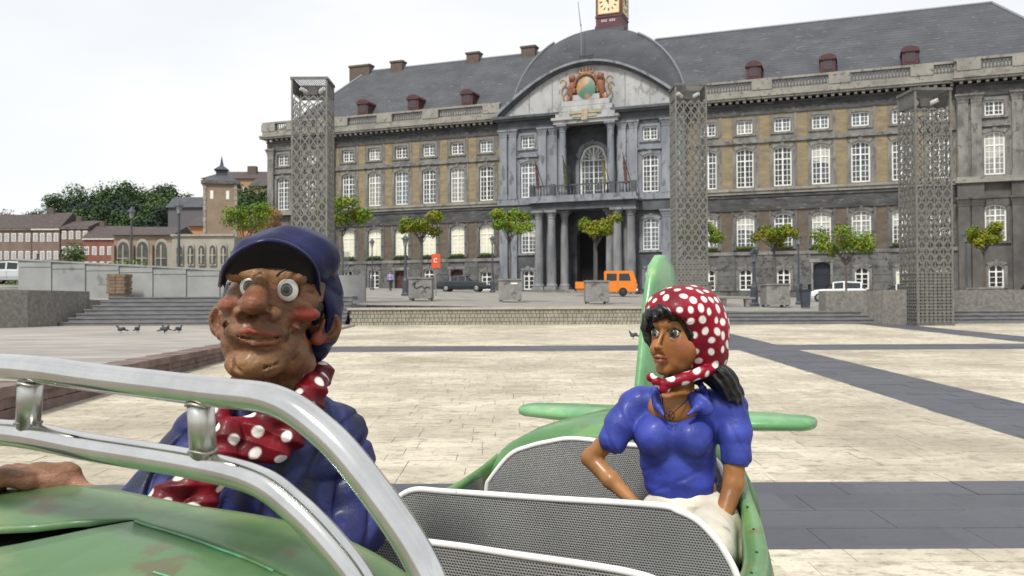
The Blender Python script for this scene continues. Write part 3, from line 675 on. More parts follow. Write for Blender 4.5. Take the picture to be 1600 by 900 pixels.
q = MB(); q.tube([(7.2,.6,25.0),(7.2,.6,29.2)], .04, 6); q.tube([(7.15,.6,29),(6.9,.6,31.5)], [.05,.03], 6); q.build('flag_pole', MATS['lead'], PAL)
q = MB(); q.box(7.2,8.6,-.3,.8,24.75,25.0); q.box(7.5,8.3,-.1,.6,25.0,25.7)
for x in (7.25, 8.5): q.tube([(x,.2,24.9),(x,.2,26.0)], .05, 6)
q.tube([(7.25,.2,25.9),(8.5,.2,25.9)], .05, 6); q.build('pole_mount', M_dpole, PAL)
# clock turret
M_turr = mat('purple_red_turret_paint', (.075,.022,.03), .6, col2=(.11,.035,.045), scale=2)
TZ = .65; CX, CY = 9.5, 3.85; HWT = 1.33
q = MB(); q.box(CX-HWT-.3, CX+HWT+.3, CY-HWT-.3, CY+HWT+.3, 27.2, 28.4+TZ); q.build('turret_skirt', M_slate, PAL)
q = MB(); q.box(CX-HWT, CX+HWT, CY-HWT, CY+HWT, 28.4+TZ, 34.2+TZ); q.box(CX-HWT-.08, CX+HWT+.08, CY-HWT-.08, CY+HWT+.08, 28.3+TZ, 28.75+TZ); q.box(CX-HWT-.06, CX+HWT+.06, CY-HWT-.06, CY+HWT+.06, 29.55+TZ, 29.75+TZ)
q.frustum(CX-HWT-.25,CX+HWT+.25,CY-HWT-.25,CY+HWT+.25,34.2+TZ, CX-.3,CX+.3,CY-.3,CY+.3,37.5+TZ); q.build('clock_turret', M_turr, PAL)
M_face = mat('cream_clock_face', (.62,.50,.27), .5, col2=(.70,.62,.42), scale=1.5)
for side in range(2):
    fc = MB(); fc.box(-1.08, 1.08, -.06, 0, -1.2, 1.2)
    me_c = fc.mesh('clock_face', M_face)
    o = obj('clock_face', me_c, PAL, (CX, CY-HWT, 31.1+TZ) if side == 0 else (CX+HWT, CY, 31.1+TZ), 0 if side == 0 else R(90))
    q = MB()
    for i in range(12):
        a_ = math.pi*2*i/12; q.bar((.66*math.sin(a_),-.075,.66*math.cos(a_)), (.93*math.sin(a_),-.075,.93*math.cos(a_)), .12 if i % 3 == 0 else .09, .03)
    q.build('hour_mark', M_dpole, o)
    q = MB(); q.bar((0,-.1,-.15), (-.36,-.1,.55), .1, .03); q.build('clock_hand', M_dpole, o)
    q = MB(); q.bar((.0,-.13,-.2), (-.06,-.13,.85), .075, .03); q.build('clock_hand', M_dpole, o)
    q = MB()
    for zz in (-1.26, 1.2): q.box(-1.16, 1.16, -.1, 0, zz, zz+.1)
    for xx in (-1.16, 1.06): q.box(xx, xx+.1, -.098, 0, -1.16, 1.2)
    q.build('clock_frame', M_gold, o)
q = MB()
for i in range(7):
    if i != 3: q.box(CX-.75+i*.21, CX-.62+i*.21, CY-HWT-.03, CY-HWT, 29.1+TZ, 29.35+TZ)
q.build('gilded_lettering', mat('pale_letters', (.45,.38,.42), .5), PAL)
# chimneys, dormers
M_chim = mat('chimney_brick', (.10,.075,.06), .9, col2=(.15,.11,.09), scale=2)
for s, yy, ww in ((-22.0, 8, 1.35), (-17.1, 8, .75), (-7.5, 8, .75), (-.9, 8, .8)):
    q = MB(); q.box(s-ww, s+ww, yy-.5, yy+.5, 27.0, 29.6); q.box(s-ww-.1, s+ww+.1, yy-.6, yy+.6, 29.6, 29.8); q.build('chimney', M_chim, PAL)
dm = MB(); k = 8
dm.prism([(-.75,-.1),(.75,-.1),(.75,1.25)]+[(.75*math.cos(math.pi*i/k), 1.25+.42*math.sin(math.pi*i/k)) for i in range(1, k)]+[(-.75,1.25)], -.9, 1.6, 'y')
dml = dm.mesh('dormer', M_dkred)
dr = MB(); dr.prism([(-.9,1.22)]+[(.9*math.cos(math.pi*(k-i)/k), 1.27+.55*math.sin(math.pi*(k-i)/k)) for i in range(1, k)]+[(.9,1.22)], -1.05, 1.8, 'y'); drl = dr.mesh('dormer_roof', M_dkred)
dw = MB().box(-.45,.45,-.93,-.9,.15,1.2).mesh('dormer_window', mat('dim_glass', (.07,.05,.055), .3))
for s in (-17.9, -11.75, -5.45, 23.6, 30.1, 36.9):
    o = obj('dormer', dml, PAL, (s, 2.2, 22.5)); o.scale = (.86, 1, .84); obj('dormer_roof', drl, o); obj('dormer_window', dw, o)
q = MB(); q.box(-28.9,3.0,.45,15.6,0,20.5); q.box(13.2,51.9,.45,15.6,0,20.5); q.box(3.0,13.2,2.6,15.6,0,20.5); q.build('inner_mass', M_black, PAL)
# ---------------------------------------------------------------- lattice towers
M_steel = mat('galvanised_lattice', (.155,.152,.138), .65, metal=.2, col2=(.225,.22,.20), scale=5)
M_steeld = mat('dark_steel_panel', (.11,.11,.105), .6, metal=.2, col2=(.17,.17,.16), scale=3)
M_lampw = mat('white_lamp_glass', (.75,.75,.72), .3)
def lattice_tower(label, x, y, z0, H, W=1.5, rz=0):
    t = thing('lattice_tower', label, 'tower', (x, y, z0), rz, 'perforated metal light towers on the square')
    q = MB(); hw = W/2
    for sx in (-1, 1):
        for sy in (-1, 1): MB().box(sx*hw-.035*(1+sx)-.0+(0 if sx>0 else 0), sx*hw+.035*(1-sx), sy*hw-.035*(1+sy), sy*hw+.035*(1-sy), 0, H).build('corner_post', M_steel, t)
    q = MB(); nc = 4; cw = (W-.1)/nc; rh = .25; z = .12; top = H-.75; r_ = 0
    while z < top:
        f = z/H; bw = lerp(.085, .05, min(1, f*1.4)); step = rh if f > .22 else rh*.5; z1 = min(z+step, top)
        for i in range(nc*(1 if f > .22 else 2)):
            c = cw/(1 if f > .22 else 2); x0 = -hw+.05+i*c
            if r_ % 2 == 0: q.bar((x0, 0, z), (x0+c/2, 0, z1), bw, .012); q.bar((x0+c, 0, z), (x0+c/2, 0, z1), bw, .012)
            else: q.bar((x0+c/2, 0, z), (x0, 0, z1), bw, .012); q.bar((x0+c/2, 0, z), (x0+c, 0, z1), bw, .012)
        z = z1; r_ += 1
    for i in range(1, nc): q.box(-hw+.05+i*cw-.018, -hw+.05+i*cw+.018, -.008, .008, .1, top)
    for i in range(nc): q.box(-hw+.05+(i+.5)*cw-.010, -hw+.05+(i+.5)*cw+.010, -.007, .007, .1, top*.62)
    me = q.mesh('lattice_panel', M_steel)
    for k in range(4): obj('lattice_panel', me, t, (hw*math.sin(R(90*k))*.985, -hw*math.cos(R(90*k))*.985, 0), R(90*k), kind='stuff')
    q = MB(); q.box(-hw-.02, hw+.02, -hw-.02, hw+.02, 0, .12); q.build('base_plate', M_steeld, t)
    q = MB()
    for k in range(2):
        s = 1 if k else -1
        q.box(-hw-.03, hw+.03, s*hw-.03, s*hw+.03, H-.06, H+.05); q.box(s*hw-.03, s*hw+.03, -hw+.03, hw-.03, H-.062, H+.048)
    for i in range(16): q.box(-hw+.09*i+.05, -hw+.09*i+.075, -hw+.03, hw-.03, H-.03, H-.005)
    q.build('top_grille', M_steeld, t)
    q = MB(); q.box(-hw+.03, -hw+.045, -hw+.04, hw-.04, H-.62, H-.06); q.box(hw-.045, hw-.03, -hw+.04, hw-.04, H-.62, H-.06); q.box(-hw+.05, hw-.05, hw-.045, hw-.03, H-.62, H-.06); q.build('head_panel', M_steeld, t)
    for dx in (-.42, .42): 
        q = MB(); q.tube([(dx*1.2,-.15,H-.30),(dx*.55,.1,H-.42)], .09, 8); q.build('lamp', M_lampw, t)
    q = MB(); q.box(-.2,.2,-.1,.3,H-.55,H-.22); q.build('lamp_box', M_steeld, t)
    return t
lattice_tower('tall perforated metal lattice tower behind the flat cap, leftmost of the three', -8.5, 38.3, .85, 10.3, 1.52)
lattice_tower('tall perforated metal lattice tower above the dotted headscarf, middle of the three', 8.45, 42.7, 1.3, 10.6, 1.5)
lattice_tower('perforated metal lattice tower standing on the lower square, rightmost and nearest of the three', 16.32, 35.3, .67, 9.2, 1.45, R(2))

# ---------------------------------------------------------------- vegetation
def leaf_mat(name, a, b, c):
    m = mat(name, a, .6, col2=b, scale=.9, detail=3, lo=.42, hi=.58, wear=c, wscale=1.7, wlo=.56, spec=.3)
    return m
M_leaf = leaf_mat('bright_green_leaves', (.10,.19,.008), (.18,.27,.012), (.30,.26,.015))
M_leaf2 = leaf_mat('rusty_green_leaves', (.13,.20,.008), (.24,.25,.012), (.30,.22,.02))
M_orange = leaf_mat('orange_leaves', (.30,.15,.05), (.36,.20,.08), (.18,.15,.04))
M_hill = [leaf_mat('hill_leaves_%s' % k, *c) for k, c in zip(('deep','mid','yellowish','bluish'), (
   ((.022,.055,.018),(.04,.085,.022),(.055,.10,.022)), ((.03,.075,.018),(.055,.11,.025),(.08,.13,.03)), ((.045,.09,.018),(.07,.12,.022),(.10,.14,.03)), ((.018,.034,.026),(.028,.05,.034),(.04,.06,.03))))]
M_bark = mat('bark', (.09,.075,.06), .9, col2=(.14,.12,.10), scale=6)
def leaf_cloud(clumps, n, size, rg, flat=1.):
    """clumps: (x,y,z,r). n leaves scattered in shells of the clumps"""
    a = MB(); tot = sum(c[3]**2 for c in clumps)
    for x, y, z, r in clumps:
        for _ in range(max(6, int(n*r*r/tot))):
            u = Vector((rg.gauss(0,1), rg.gauss(0,1), rg.gauss(0,1))).normalized(); rr = r*(rg.random()**.45)*rg.uniform(.85, 1.15)
            p = Vector((x, y, z)) + Vector((u.x*rr, u.y*rr, u.z*rr*flat))
            nn = (u+Vector((rg.uniform(-.8,.8), rg.uniform(-.8,.8), rg.uniform(-.2,1.0)))).normalized()
            t = nn.cross(Vector((rg.uniform(-1,1), rg.uniform(-1,1), rg.uniform(-1,1)))).normalized(); b = nn.cross(t); s = size*rg.uniform(.6, 1.3)
            a.add([p-t*s*.5, p+b*s*.32+nn*s*.08, p+t*s*.5, p-b*s*.32+nn*s*.08], [(0,1,2,3)])
    return a
def planter_tree(label, x, y, h, spread, m, planter=True, seed=1, group='small trees in square planters', pl_label=None, psz=1.2):
    rg = random.Random(seed); z0 = z_up(x, y)
    if planter:
        p = thing('planter', pl_label, 'planter', (x, y, z0), 0, 'square concrete tree planters'); s = psz/2
        q = MB(); q.frustum(-s,s,-s,s,.12, -s*.98,s*.98,-s*.98,s*.98,1.12); q.build('box', M_plant, p)
        q = MB(); q.box(-s-.03,s+.03,-s-.03,s+.03,1.12,1.2); q.build('rim', M_plant, p)
        for a in (-1, 1):
            for b in (-1, 1): MB().box(a*s*.8-.07, a*s*.8+.07, b*s*.8-.07, b*s*.8+.07, 0, .12).build('foot', M_plant, p)
        MB().box(-s+.06,s-.06,-s+.06,s-.06,1.19,1.215).build('soil', M_bark, p)
    t = thing('planter_tree', label, 'tree', (x, y, z0+(1.2 if planter else 0)), 0, group); H = h-(1.2 if planter else 0)
    q = MB(); q.tube([(0,0,0),(.03,.0,H*.35),(-.02,.02,H*.62)], [.065,.05,.042], 7); q.build('trunk', M_bark, t)
    cl = []; br = MB()
    for k in range(9):
        an = k*2.4+rg.random(); ra = spread*rg.uniform(.45, .95)
        e = Vector((ra*math.cos(an), ra*.7*math.sin(an), H*.62+rg.uniform(.1, .36)*H))
        br.tube([(-.02,.02,H*rg.uniform(.5,.62)), (e.x*.45, e.y*.45, H*.62+(e.z-H*.62)*.35), tuple(e)], [.03,.02,.008], 5)
        cl.append((e.x, e.y, e.z, spread*rg.uniform(.28, .42)))
        if rg.random() < .5: cl.append((e.x*1.2, e.y*1.2, e.z-.25*rg.random(), spread*rg.uniform(.15, .25)))
    cl.append((0, 0, H*.80, spread*.5))
    br.build('limb', M_bark, t)
    leaf_cloud(cl, 3400, .135, rg, .75).build('crown', m, t)
    return t
M_plant = mat('grey_planter_concrete', (.21,.20,.19), .85, col2=(.31,.30,.285), scale=2.5, wear=(.14,.13,.13), wscale=2, wlo=.58)
NBY = 'square concrete planter '
planter_tree('small tree with rusty tips in the planter left of the dark saloon car', -4.7, 46.4, 4.5, 1.15, M_leaf2, seed=2, pl_label=NBY+'with dark scrawled marks, nearest the red sign')
planter_tree('small bright green tree in the planter between the dark car and the portico', -.1, 47, 4.75, 1.15, M_leaf, seed=5, pl_label=NBY+'with a white sticker, in front of the left portico pilasters')
planter_tree('small yellowish green tree in front of the dark palace gateway', 4.35, 46.2, 4.6, 1.15, M_leaf2, seed=9, pl_label=NBY+'in front of the orange pickup van')
planter_tree('small lopsided tree right of the middle lattice tower', 13.5, 46, 4.2, 1.15, M_leaf2, seed=14, pl_label=NBY+'beside the litter bin')
planter_tree('wide green tree behind the rough concrete wall, left of the right lattice tower', 17.7, 47.5, 4.3, 1.55, M_leaf, planter=False, seed=21)
planter_tree('small autumn tinted tree near the right edge behind the long concrete wall', 24.0, 45.5, 4.4, 1.1, M_leaf2, seed=33, pl_label=NBY+'at the right behind the long concrete wall')
planter_tree('green tree seen through and beside the middle lattice tower', 10.2, 49, 4.6, 1.3, M_leaf, seed=40, pl_label=NBY+'behind the middle lattice tower')
planter_tree('leafy green tree right behind the left lattice tower', -8.9, 47, 5.1, 1.35, M_leaf, seed=51, pl_label=NBY+'hidden behind the flat cap')
planter_tree('green street tree left of the left lattice tower above the flat cap', -15.5, 52, 5.3, 1.7, M_leaf, planter=False, seed=61)
planter_tree('orange leaved tree between the stair tower and the left lattice tower', -18.6, 68, 6.2, 1.7, M_orange, planter=False, seed=71, group='street trees at left')
q = MB(); s = .6
# scrawl on one planter face
sc_o = MB(); sc_o.tube(spline([(-5.1,45.785,2.62),(-4.95,45.785,2.72),(-5.0,45.785,2.5),(-4.85,45.785,2.45),(-4.6,45.785,2.55),(-4.5,45.785,2.42),(-4.35,45.785,2.5),(-4.2,45.785,2.44)], 4), .022, 5)
pl0 = [o for o in bpy.data.objects if o.name == 'planter'][0]
o = sc_o.build('scrawl', M_dpole, pl0); o.location = (4.7, -46.4, -z_up(-4.7, 46.4))
pl1 = [o for o in bpy.data.objects if o.name == 'planter.001'][0]
MB().box(.05,.38,-.615,-.6,.92,1.0).build('sticker', M_frame, pl1)

# ---------------------------------------------------------------- street furniture
M_lpost = mat('blue_grey_post_paint', (.045,.055,.075), .5, col2=(.07,.08,.10), scale=4)
def lamp_post(label, x, y, h, thick=1.0):
    z0 = z_up(x, y); t = thing('street_lamp', label, 'street lamp', (x, y, z0), 0, 'lamp posts on the square')
    q = MB(); k = thick; q.lathe([(.20*k,0),(.20*k,.12),(.15*k,.2),(.14*k,1.0),(.10*k,1.12),(.07*k,1.3),(.05*k,h-.75),(.08*k,h-.7),(.03,h-.66)], (0,0,0), 10); q.build('pole', M_lpost, t)
    q = MB(); q.lathe([(.10,h-.66),(.19,h-.25),(.19,h-.23)], (0,0,0), 8); q.build('lantern', mat('lantern_glass', (.30,.31,.32), .2), t)
    q = MB(); q.lathe([(.30,h-.24),(.24,h-.17),(.10,h-.03),(.03,h+.06),(.01,h+.12)], (0,0,0), 10); q.build('lantern_cap', M_lpost, t)
    for i in range(4):
        a = R(45+90*i); MB().tube([(.10*math.cos(a),.10*math.sin(a),h-.66),(.20*math.cos(a),.20*math.sin(a),h-.24)], .012, 4).build('lantern_strut', M_lpost, t)
    return t
lamp_post('slim lamp post in front of the second ground floor window from the flat cap', -12.8, 82, 4.6)
lamp_post('dark lamp post between the red door and the planter with dark marks', -6.9, 58, 3.9, 1.4)
lamp_post('lamp post just left of the portico in front of a ground floor window', -1.7, 78, 4.9, 1.2)
lamp_post('thick blue grey lamp post in front of the dark gateway', 5.0, 54, 4.6, 1.25)
lamp_post('blue grey post beside the right hand planter near the bench', 12.7, 47, 3.0, 1.4)
lamp_post('lamp post right of the litter bin before the palace', 16.8, 52.5, 4.2)
lamp_post('lamp post right of the right lattice tower', 27.4, 54, 4.6, 1.1)
lamp_post('lamp post with pale cap at far left before the brown chapel wall', -25.5, 60, 5.5, 1.2)
lamp_post('lamp post with pale cap before the pale chapel windows', -18.6, 50, 5.2, 1.3)
# litter bin
x, y = 14.6, 44.6; t = thing('litter_bin', 'dark blue litter bin with raised hood by the concrete wall', 'bin', (x, y, z_up(x, y)))
q = MB(); q.frustum(-.17,.17,-.17,.17,.04, -.22,.22,-.22,.22,.86); q.build('body', M_lpost, t)
q = MB(); q.box(-.25,.25,-.25,.25,.86,.95); q.build('collar', M_dpole, t)
q = MB()
for sx in (-1, 1): q.box(sx*.22-.02, sx*.22+.02, -.2, .2, .95, 1.2)
q.build('bracket', M_lpost, t); MB().frustum(-.26,.26,-.26,.26,1.2, -.18,.18,-.18,.18,1.3).build('hood', M_lpost, t)
# bench
x, y = 11.4, 45.5; t = thing('bench', 'backless grey stone bench behind the four low steps', 'bench', (x, y, z_up(x, y)))
for i in range(3): MB().box(-1.0,.9,-.25+.17*i,-.10+.17*i,.40,.48).build('slat', M_plant, t)
for sx in (-.7, .55): MB().frustum(sx-.12,sx+.12,-.2,.2,0, sx-.16,sx+.16,-.22,.22,.40).build('leg', M_plant, t)
# red sign
M_red = mat('orange_red_sign', (.75,.10,.025), .5); x, y = -5.1, 60; t = thing('road_sign', 'orange red sign board on a pole above the marked planter', 'sign', (x, y, z_up(x, y)))
q = MB(); q.tube([(0,0,0),(0,0,2.75)], .04, 8); q.build('pole', MATS['lead'], t); q = MB(); q.box(-.27,.3,-.07,-.04,1.85,2.8); q.build('sign_board', M_red, t)
MB().tube([(.11*math.cos(a),-.085,2.35+.13*math.sin(a)) for a in np.linspace(.6, 5.7, 12)], .03, 5).build('sign_symbol', M_frame, t)

# ---------------------------------------------------------------- vehicles
M_tyre = mat('tyre_rubber', (.015,.015,.016), .9); M_rim = mat('wheel_rim', (.35,.36,.37), .35, metal=.7)
M_carglass = mat('car_glass', (.03,.035,.04), .08)
def car(name, label, paint, L_, W_, stations, cab, loc, rz, wheels, wr=.31, glass=None, cat='car', lights=True, extra=None):
    """stations: (x, zlow, zbelt, zroof or None). cab: x-range for the glasshouse"""
    t = thing(name, label, cat, loc, rz)
    q = MB(); rows = []
    for x, zl, zb, zr in stations:
        w = W_/2*(1 if abs(x) < L_*.42 else .9); zm = (zl+zb)/2
        rows.append([(x,-w*.92,zl),(x,-w,zm-.1),(x,-w*.99,zb-.08),(x,-w*.9,zb),(x,0,zb+.03),(x,w*.9,zb),(x,w*.99,zb-.08),(x,w,zm-.1),(x,w*.92,zl)])
    q.grid(rows); q.add(rows[0], [tuple(range(9))]); q.add(rows[-1], [tuple(range(9))[::-1]])
    q.build('body', paint, t, smooth=False)
    cx = [s for s in stations if s[3]]
    g = MB(); rr = []
    for x, zl, zb, zr in cx: rr.append([(x,-W_/2*.88,zb-.01),(x,-W_/2*.74,zr-.06),(x,-W_/2*.64,zr),(x,0,zr+.03),(x,W_/2*.64,zr),(x,W_/2*.74,zr-.06),(x,W_/2*.88,zb-.01)])
    gs = MB()
    for a, b in zip(rr[:-1], rr[1:]):
        gs.add([a[0],a[1],b[1],b[0],a[6],a[5],b[5],b[6]], [(0,3,2,1),(4,5,6,7)])
    gs.build('side_window', glass or M_carglass, t)
    q = MB()
    sl_ = [r_[1:6] for r_ in rr if abs(r_[1][2]-r_[0][2]) > .1]; q.grid(sl_); q.build('roof', paint, t)
    scr = MB()
    k0 = [i for i, r_ in enumerate(rr) if abs(r_[1][2]-r_[0][2]) > .1]
    for i, j in ((k0[0], k0[0]-1), (k0[-1], k0[-1]+1)):
        if 0 <= j < len(rr): scr.add([rr[i][1],rr[i][5],rr[j][6],rr[j][0]], [(0,1,2,3)])
        else: scr.add([rr[i][0],rr[i][1],rr[i][5],rr[i][6]], [(0,1,2,3)])
    scr.build('windscreen', M_carglass, t)
    for pxx in cab:
        for sgn in (-1, 1):
            a = min(cx, key=lambda s: abs(s[0]-pxx)); q = MB(); q.bar((pxx,sgn*W_/2*.89,a[2]), (pxx,sgn*W_/2*.745,a[3]-.05), .09, .03, (0,1,0)); q.build('pillar', paint, t)
    for wx in wheels:
        for sgn in (-1, 1):
            wv = MB(); wv.lathe([(wr*.62,-.1),(wr*.95,-.1),(wr,-.05),(wr,.05),(wr*.95,.1),(wr*.62,.1)], (0,0,0), 18); wv.v = [(p[0], p[2], p[1]) for p in wv.v]
            wo = wv.build('wheel', M_tyre, t); wo.location = (wx, sgn*(W_/2-.1), wr)
            rv = MB(); rv.lathe([(.02,-.115),(wr*.5,-.112),(wr*.62,-.09),(wr*.62,.09),(wr*.5,.112),(.02,.115)], (0,0,0), 12); rv.v = [(p[0], p[2], p[1]) for p in rv.v]; rv.build('rim', M_rim, wo)
    xe0, xe1 = stations[0][0], stations[-1][0]
    if lights:
        for sgn in (-1, 1):
            MB().box(xe1-.05, xe1+.02, sgn*W_*.32-.16, sgn*W_*.32+.16, .58, .74).build('headlight', M_lampw, t)
            MB().box(xe0-.02, xe0+.05, sgn*W_*.34-.14, sgn*W_*.34+.14, .62, .80).build('tail_light', M_dkred, t)
        MB().box(xe1-.03, xe1+.06, -W_*.44, W_*.44, .36, .54).build('bumper', M_dpole, t)
        MB().box(xe0-.06, xe0+.03, -W_*.44, W_*.44, .36, .54).build('bumper', M_dpole, t)
        for dxx in (-.35, .75):
            q = MB()
            for sgn in (-1,1): q.box(dxx, dxx+.012, sgn*W_/2-.006, sgn*W_/2+.006, .38, .80)
            q.build('door_gap', M_dpole, t)
    if extra: extra(t)
    return t
sed = [(-2.25,.42,.80,None),(-2.1,.25,.93,None),(-1.5,.25,.95,.96),(-1.0,.25,.95,1.36),(-.2,.25,.94,1.42),(.35,.25,.93,1.38),(1.05,.25,.92,.94),(1.6,.25,.86,None),(2.15,.28,.74,None),(2.28,.4,.62,None)]
M_sed = mat('dark_green_blue_car_paint', (.012,.022,.028), .3, coat=.6)
car('parked_car', 'dark green blue saloon car parked behind the marked planter', M_sed, 4.5, 1.72, sed, (-1.0,-.3,.36), (-4.3, 78.6, z_up(-4.3, 78.6)), R(-8), (-1.35, 1.35))
hat = [(-1.85,.35,.80,None),(-1.82,.25,.90,.92),(-1.5,.25,.92,1.36),(-.3,.25,.92,1.43),(.3,.25,.91,1.38),(1.0,.25,.90,.92),(1.5,.25,.84,None),(1.9,.3,.68,None),(1.95,.4,.55,None)]
M_whitecar = mat('white_car_paint', (.62,.63,.64), .3, coat=.5)
M_palecar = mat('pale_grey_car_paint', (.45,.48,.48), .3, coat=.5)
car('parked_car', 'white hatchback parked behind the rough concrete wall near the dark blue door', M_whitecar, 3.9, 1.65, hat, (-1.5,-.4,.3), (22.8, 62.6, z_up(22.8, 62.6)), R(158), (-1.2, 1.25))
car('parked_car', 'pale hatchback half hidden behind the concrete wall beside the right lattice tower', M_palecar, 3.9, 1.65, hat, (-1.5,-.4,.3), (28.6, 66, z_up(28.6, 66)), R(160), (-1.2, 1.25))
van2 = [(-2.2,.4,1.0,None),(-2.15,.3,1.15,1.9),(1.0,.3,1.15,1.95),(1.5,.3,1.1,1.15),(2.1,.3,.95,None),(2.25,.4,.7,None)]
car('parked_van', 'white van at the right edge behind the long concrete wall', M_whitecar, 4.6, 1.8, van2, (-2.0,-.5,1.0), (37.6, 63, z_up(37.6, 63)), R(170), (-1.4, 1.4), glass=M_whitecar, cat='van')
car('parked_van', 'white box van at the far left edge before the row houses', M_whitecar, 4.6, 1.9, van2, (-2.0,-.5,1.0), (-50.2, 90, z_up(-50.2, 90)-.2), R(5), (-1.4, 1.4), glass=M_whitecar, cat='van')
car('parked_car', 'pale green grey car at the far left edge under the white van', M_palecar, 3.9, 1.65, hat, (-1.5,-.4,.3), (-31.5, 57, 3.0), R(10), (-1.2, 1.25))
car('parked_car', 'white car peeping over the pale concrete wall left of the chapel', M_whitecar, 3.9, 1.65, hat, (-1.5,-.4,.3), (-39.5, 84, z_up(-39.5, 84)+.1), R(5), (-1.2, 1.25))
# orange double cab pickup van
M_or = mat('orange_van_paint', (.82,.23,.008), .4, coat=.5)
t = thing('pickup_van', 'orange double cab pickup van in front of the palace portico', 'pickup truck', (7.3, 69.1, z_up(7.3, 69.1)), R(-7))
q = MB(); W = .86
prof_ = [(-.15,.32),(2.2,.32),(2.3,.6),(2.27,1.1),(2.05,1.85),(1.9,1.93),(-.1,1.93),(-.18,1.85)]
q.prism([(a, b) for a, b in prof_], -W*.93, W*.93, 'y'); q.box(-.14, 2.22, -W, W, .34, 1.12); q.build('cab', M_or, t)
for s in (-1, 1):
    for a, b in ((.0, .78), (.95, 1.72)):
        q = MB(); q.prism([(a,1.18),(b+(.12 if b > 1 else 0),1.18),(b,1.72),(a+.02,1.72)], s*W*.935-.012, s*W*.935+.012, 'y'); q.build('side_window', M_carglass, t)
q = MB(); q.add([(2.282,-.7,1.16),(2.282,.7,1.16),(2.105,.66,1.78),(2.105,-.66,1.78)], [(0,1,2,3)]); q.build('windscreen', M_carglass, t)
q = MB(); q.box(-2.35,-.2,-W,W,.75,.82)
for s in (-1, 1): q.box(-2.35,-.2,s*W-.02,s*W+.02,.60,1.12)
q.box(-2.37,-2.33,-W,W,.6,1.12); q.box(-2.3,-.2,-W*.9,W*.9,.42,.75); q.build('load_bed', M_or, t)
for wx in (-1.35, 1.25):
    for s in (-1, 1):
        wv = MB(); wv.lathe([(.2,-.1),(.31,-.1),(.33,-.05),(.33,.05),(.31,.1),(.2,.1)], (0,0,0), 18); wv.v = [(p[0], p[2], p[1]) for p in wv.v]; wo = wv.build('wheel', M_tyre, t); wo.location = (wx, s*(W-.06), .33)
        rv = MB(); rv.lathe([(.02,-.12),(.2,-.1),(.2,.1),(.02,.12)], (0,0,0), 12); rv.v = [(p[0], p[2], p[1]) for p in rv.v]; rv.build('rim', M_dpole, wo)
for s in (-1, 1): q = MB(); q.tube([(2.27,s*.55,.82),(2.33,s*.55,.82)], .12, 12); q.build('headlight', M_lampw, t)
MB().box(2.25,2.36,-.84,.84,.40,.56).build('bumper', M_frame, t); MB().box(-2.44,-2.36,-.8,.8,.42,.54).build('bumper', M_dpole, t)
for a in (.86, ): MB().box(a-.008, a+.008, -W-.004, W+.004, .42, 1.12).build('door_gap', M_dpole, t)

# scooter
x, y = -13.4, 75; t = thing('scooter', 'small dark scooter parked at the palace wall right of the flat cap', 'scooter', (x, y, z_up(x, y)), R(15))
for wx in (-.55, .55):
    wv = MB(); wv.lathe([(.14,-.05),(.22,-.05),(.24,0),(.22,.05),(.14,.05)], (0,0,0), 14); wv.v = [(p[0], p[2], p[1]) for p in wv.v]; wv.build('wheel', M_tyre, t).location = (wx, 0, .24)
q = MB(); q.tube([(-.6,0,.45),(-.35,0,.62),(-.05,0,.55),(.1,0,.28),(.35,0,.28),(.5,0,.5),(.42,0,.95)], [.1,.17,.15,.09,.08,.1,.06], 8); q.build('body', M_dkred, t)
q = MB(); q.tube([(-.6,0,.76),(-.3,0,.8),(0,0,.76)], [.08,.13,.1], 8); q.build('seat', M_dpole, t)
q = MB(); q.tube([(.42,-.3,1.0),(.42,0,.97),(.42,.3,1.0)], .03, 6); q.build('handlebar', M_dpole, t)

# ---------------------------------------------------------------- left background
M_hb1 = mat('pinkish_render', (.17,.12,.10), .9, col2=(.23,.165,.135), scale=.5)
M_hb2 = mat('dark_brick_house', (.12,.075,.06), .9, col2=(.22,.14,.10), scale=.8)
M_hb3 = mat('red_brick_house', (.20,.075,.06), .9, col2=(.27,.11,.085), scale=.8)
M_tile = mat('dark_brown_roof_tiles', (.065,.05,.05), .9, col2=(.10,.08,.078), scale=1.5, stretch=(1,1,4))
M_chapel = mat('brown_chapel_stone', (.26,.185,.125), .9, col2=(.36,.28,.20), scale=.5, detail=8)
M_chapelp = mat('pale_chapel_stone', (.25,.23,.19), .9, col2=(.35,.33,.28), scale=.5, detail=8)
M_chblk = mat('leaded_glass', (.05,.05,.05), .4, col2=(.10,.095,.085), scale=2)
def bx(t, name, m, *d): return MB().box(*d).build(name, m, t)
sw_f = MB().box(-.36,.36,-.05,0,0,1.4).mesh('window', M_frame)
sw_g = MB().box(-.27,.27,-.08,-.05,.1,1.3).mesh('glass', mat('pale_window_glass', (.32,.33,.34), .3))
def row_house(label, x, y, w_, z0, zeave, zr, wall, nx, zs, dep=9, seed=0, rz=0):
    t = thing('row_house', label, 'house', (x, y, 0), rz, 'row houses at the foot of the wooded hill')
    q = MB(); q.box(0, w_, 0, dep, z0-6, zeave); q.build('wall', wall, t)
    q = MB(); q.prism([(-.4,zeave-.1),(dep/2,zr),(dep+.4,zeave-.1)], -.1, w_+.1, 'x'); ro = q.build('roof', M_tile, t)
    bx(ro, 'chimney', M_chim, w_*.12, w_*.12+.9, dep/2-.4, dep/2+.4, zr-.8, zr+.8)
    bx(t, 'eaves_board', M_frame if seed % 2 else M_bal, -.05, w_+.05, -.3, 0, zeave-.35, zeave-.12)
    for zi in zs:
        for i in range(nx):
            o = obj('window', sw_f, t, ((i+.5)*w_/nx, 0, zi)); obj('glass', sw_g, o)
    bx(t, 'door', M_dkred, w_*.08, w_*.08+.8, -.05, 0, z0, z0+2.4)
    return t
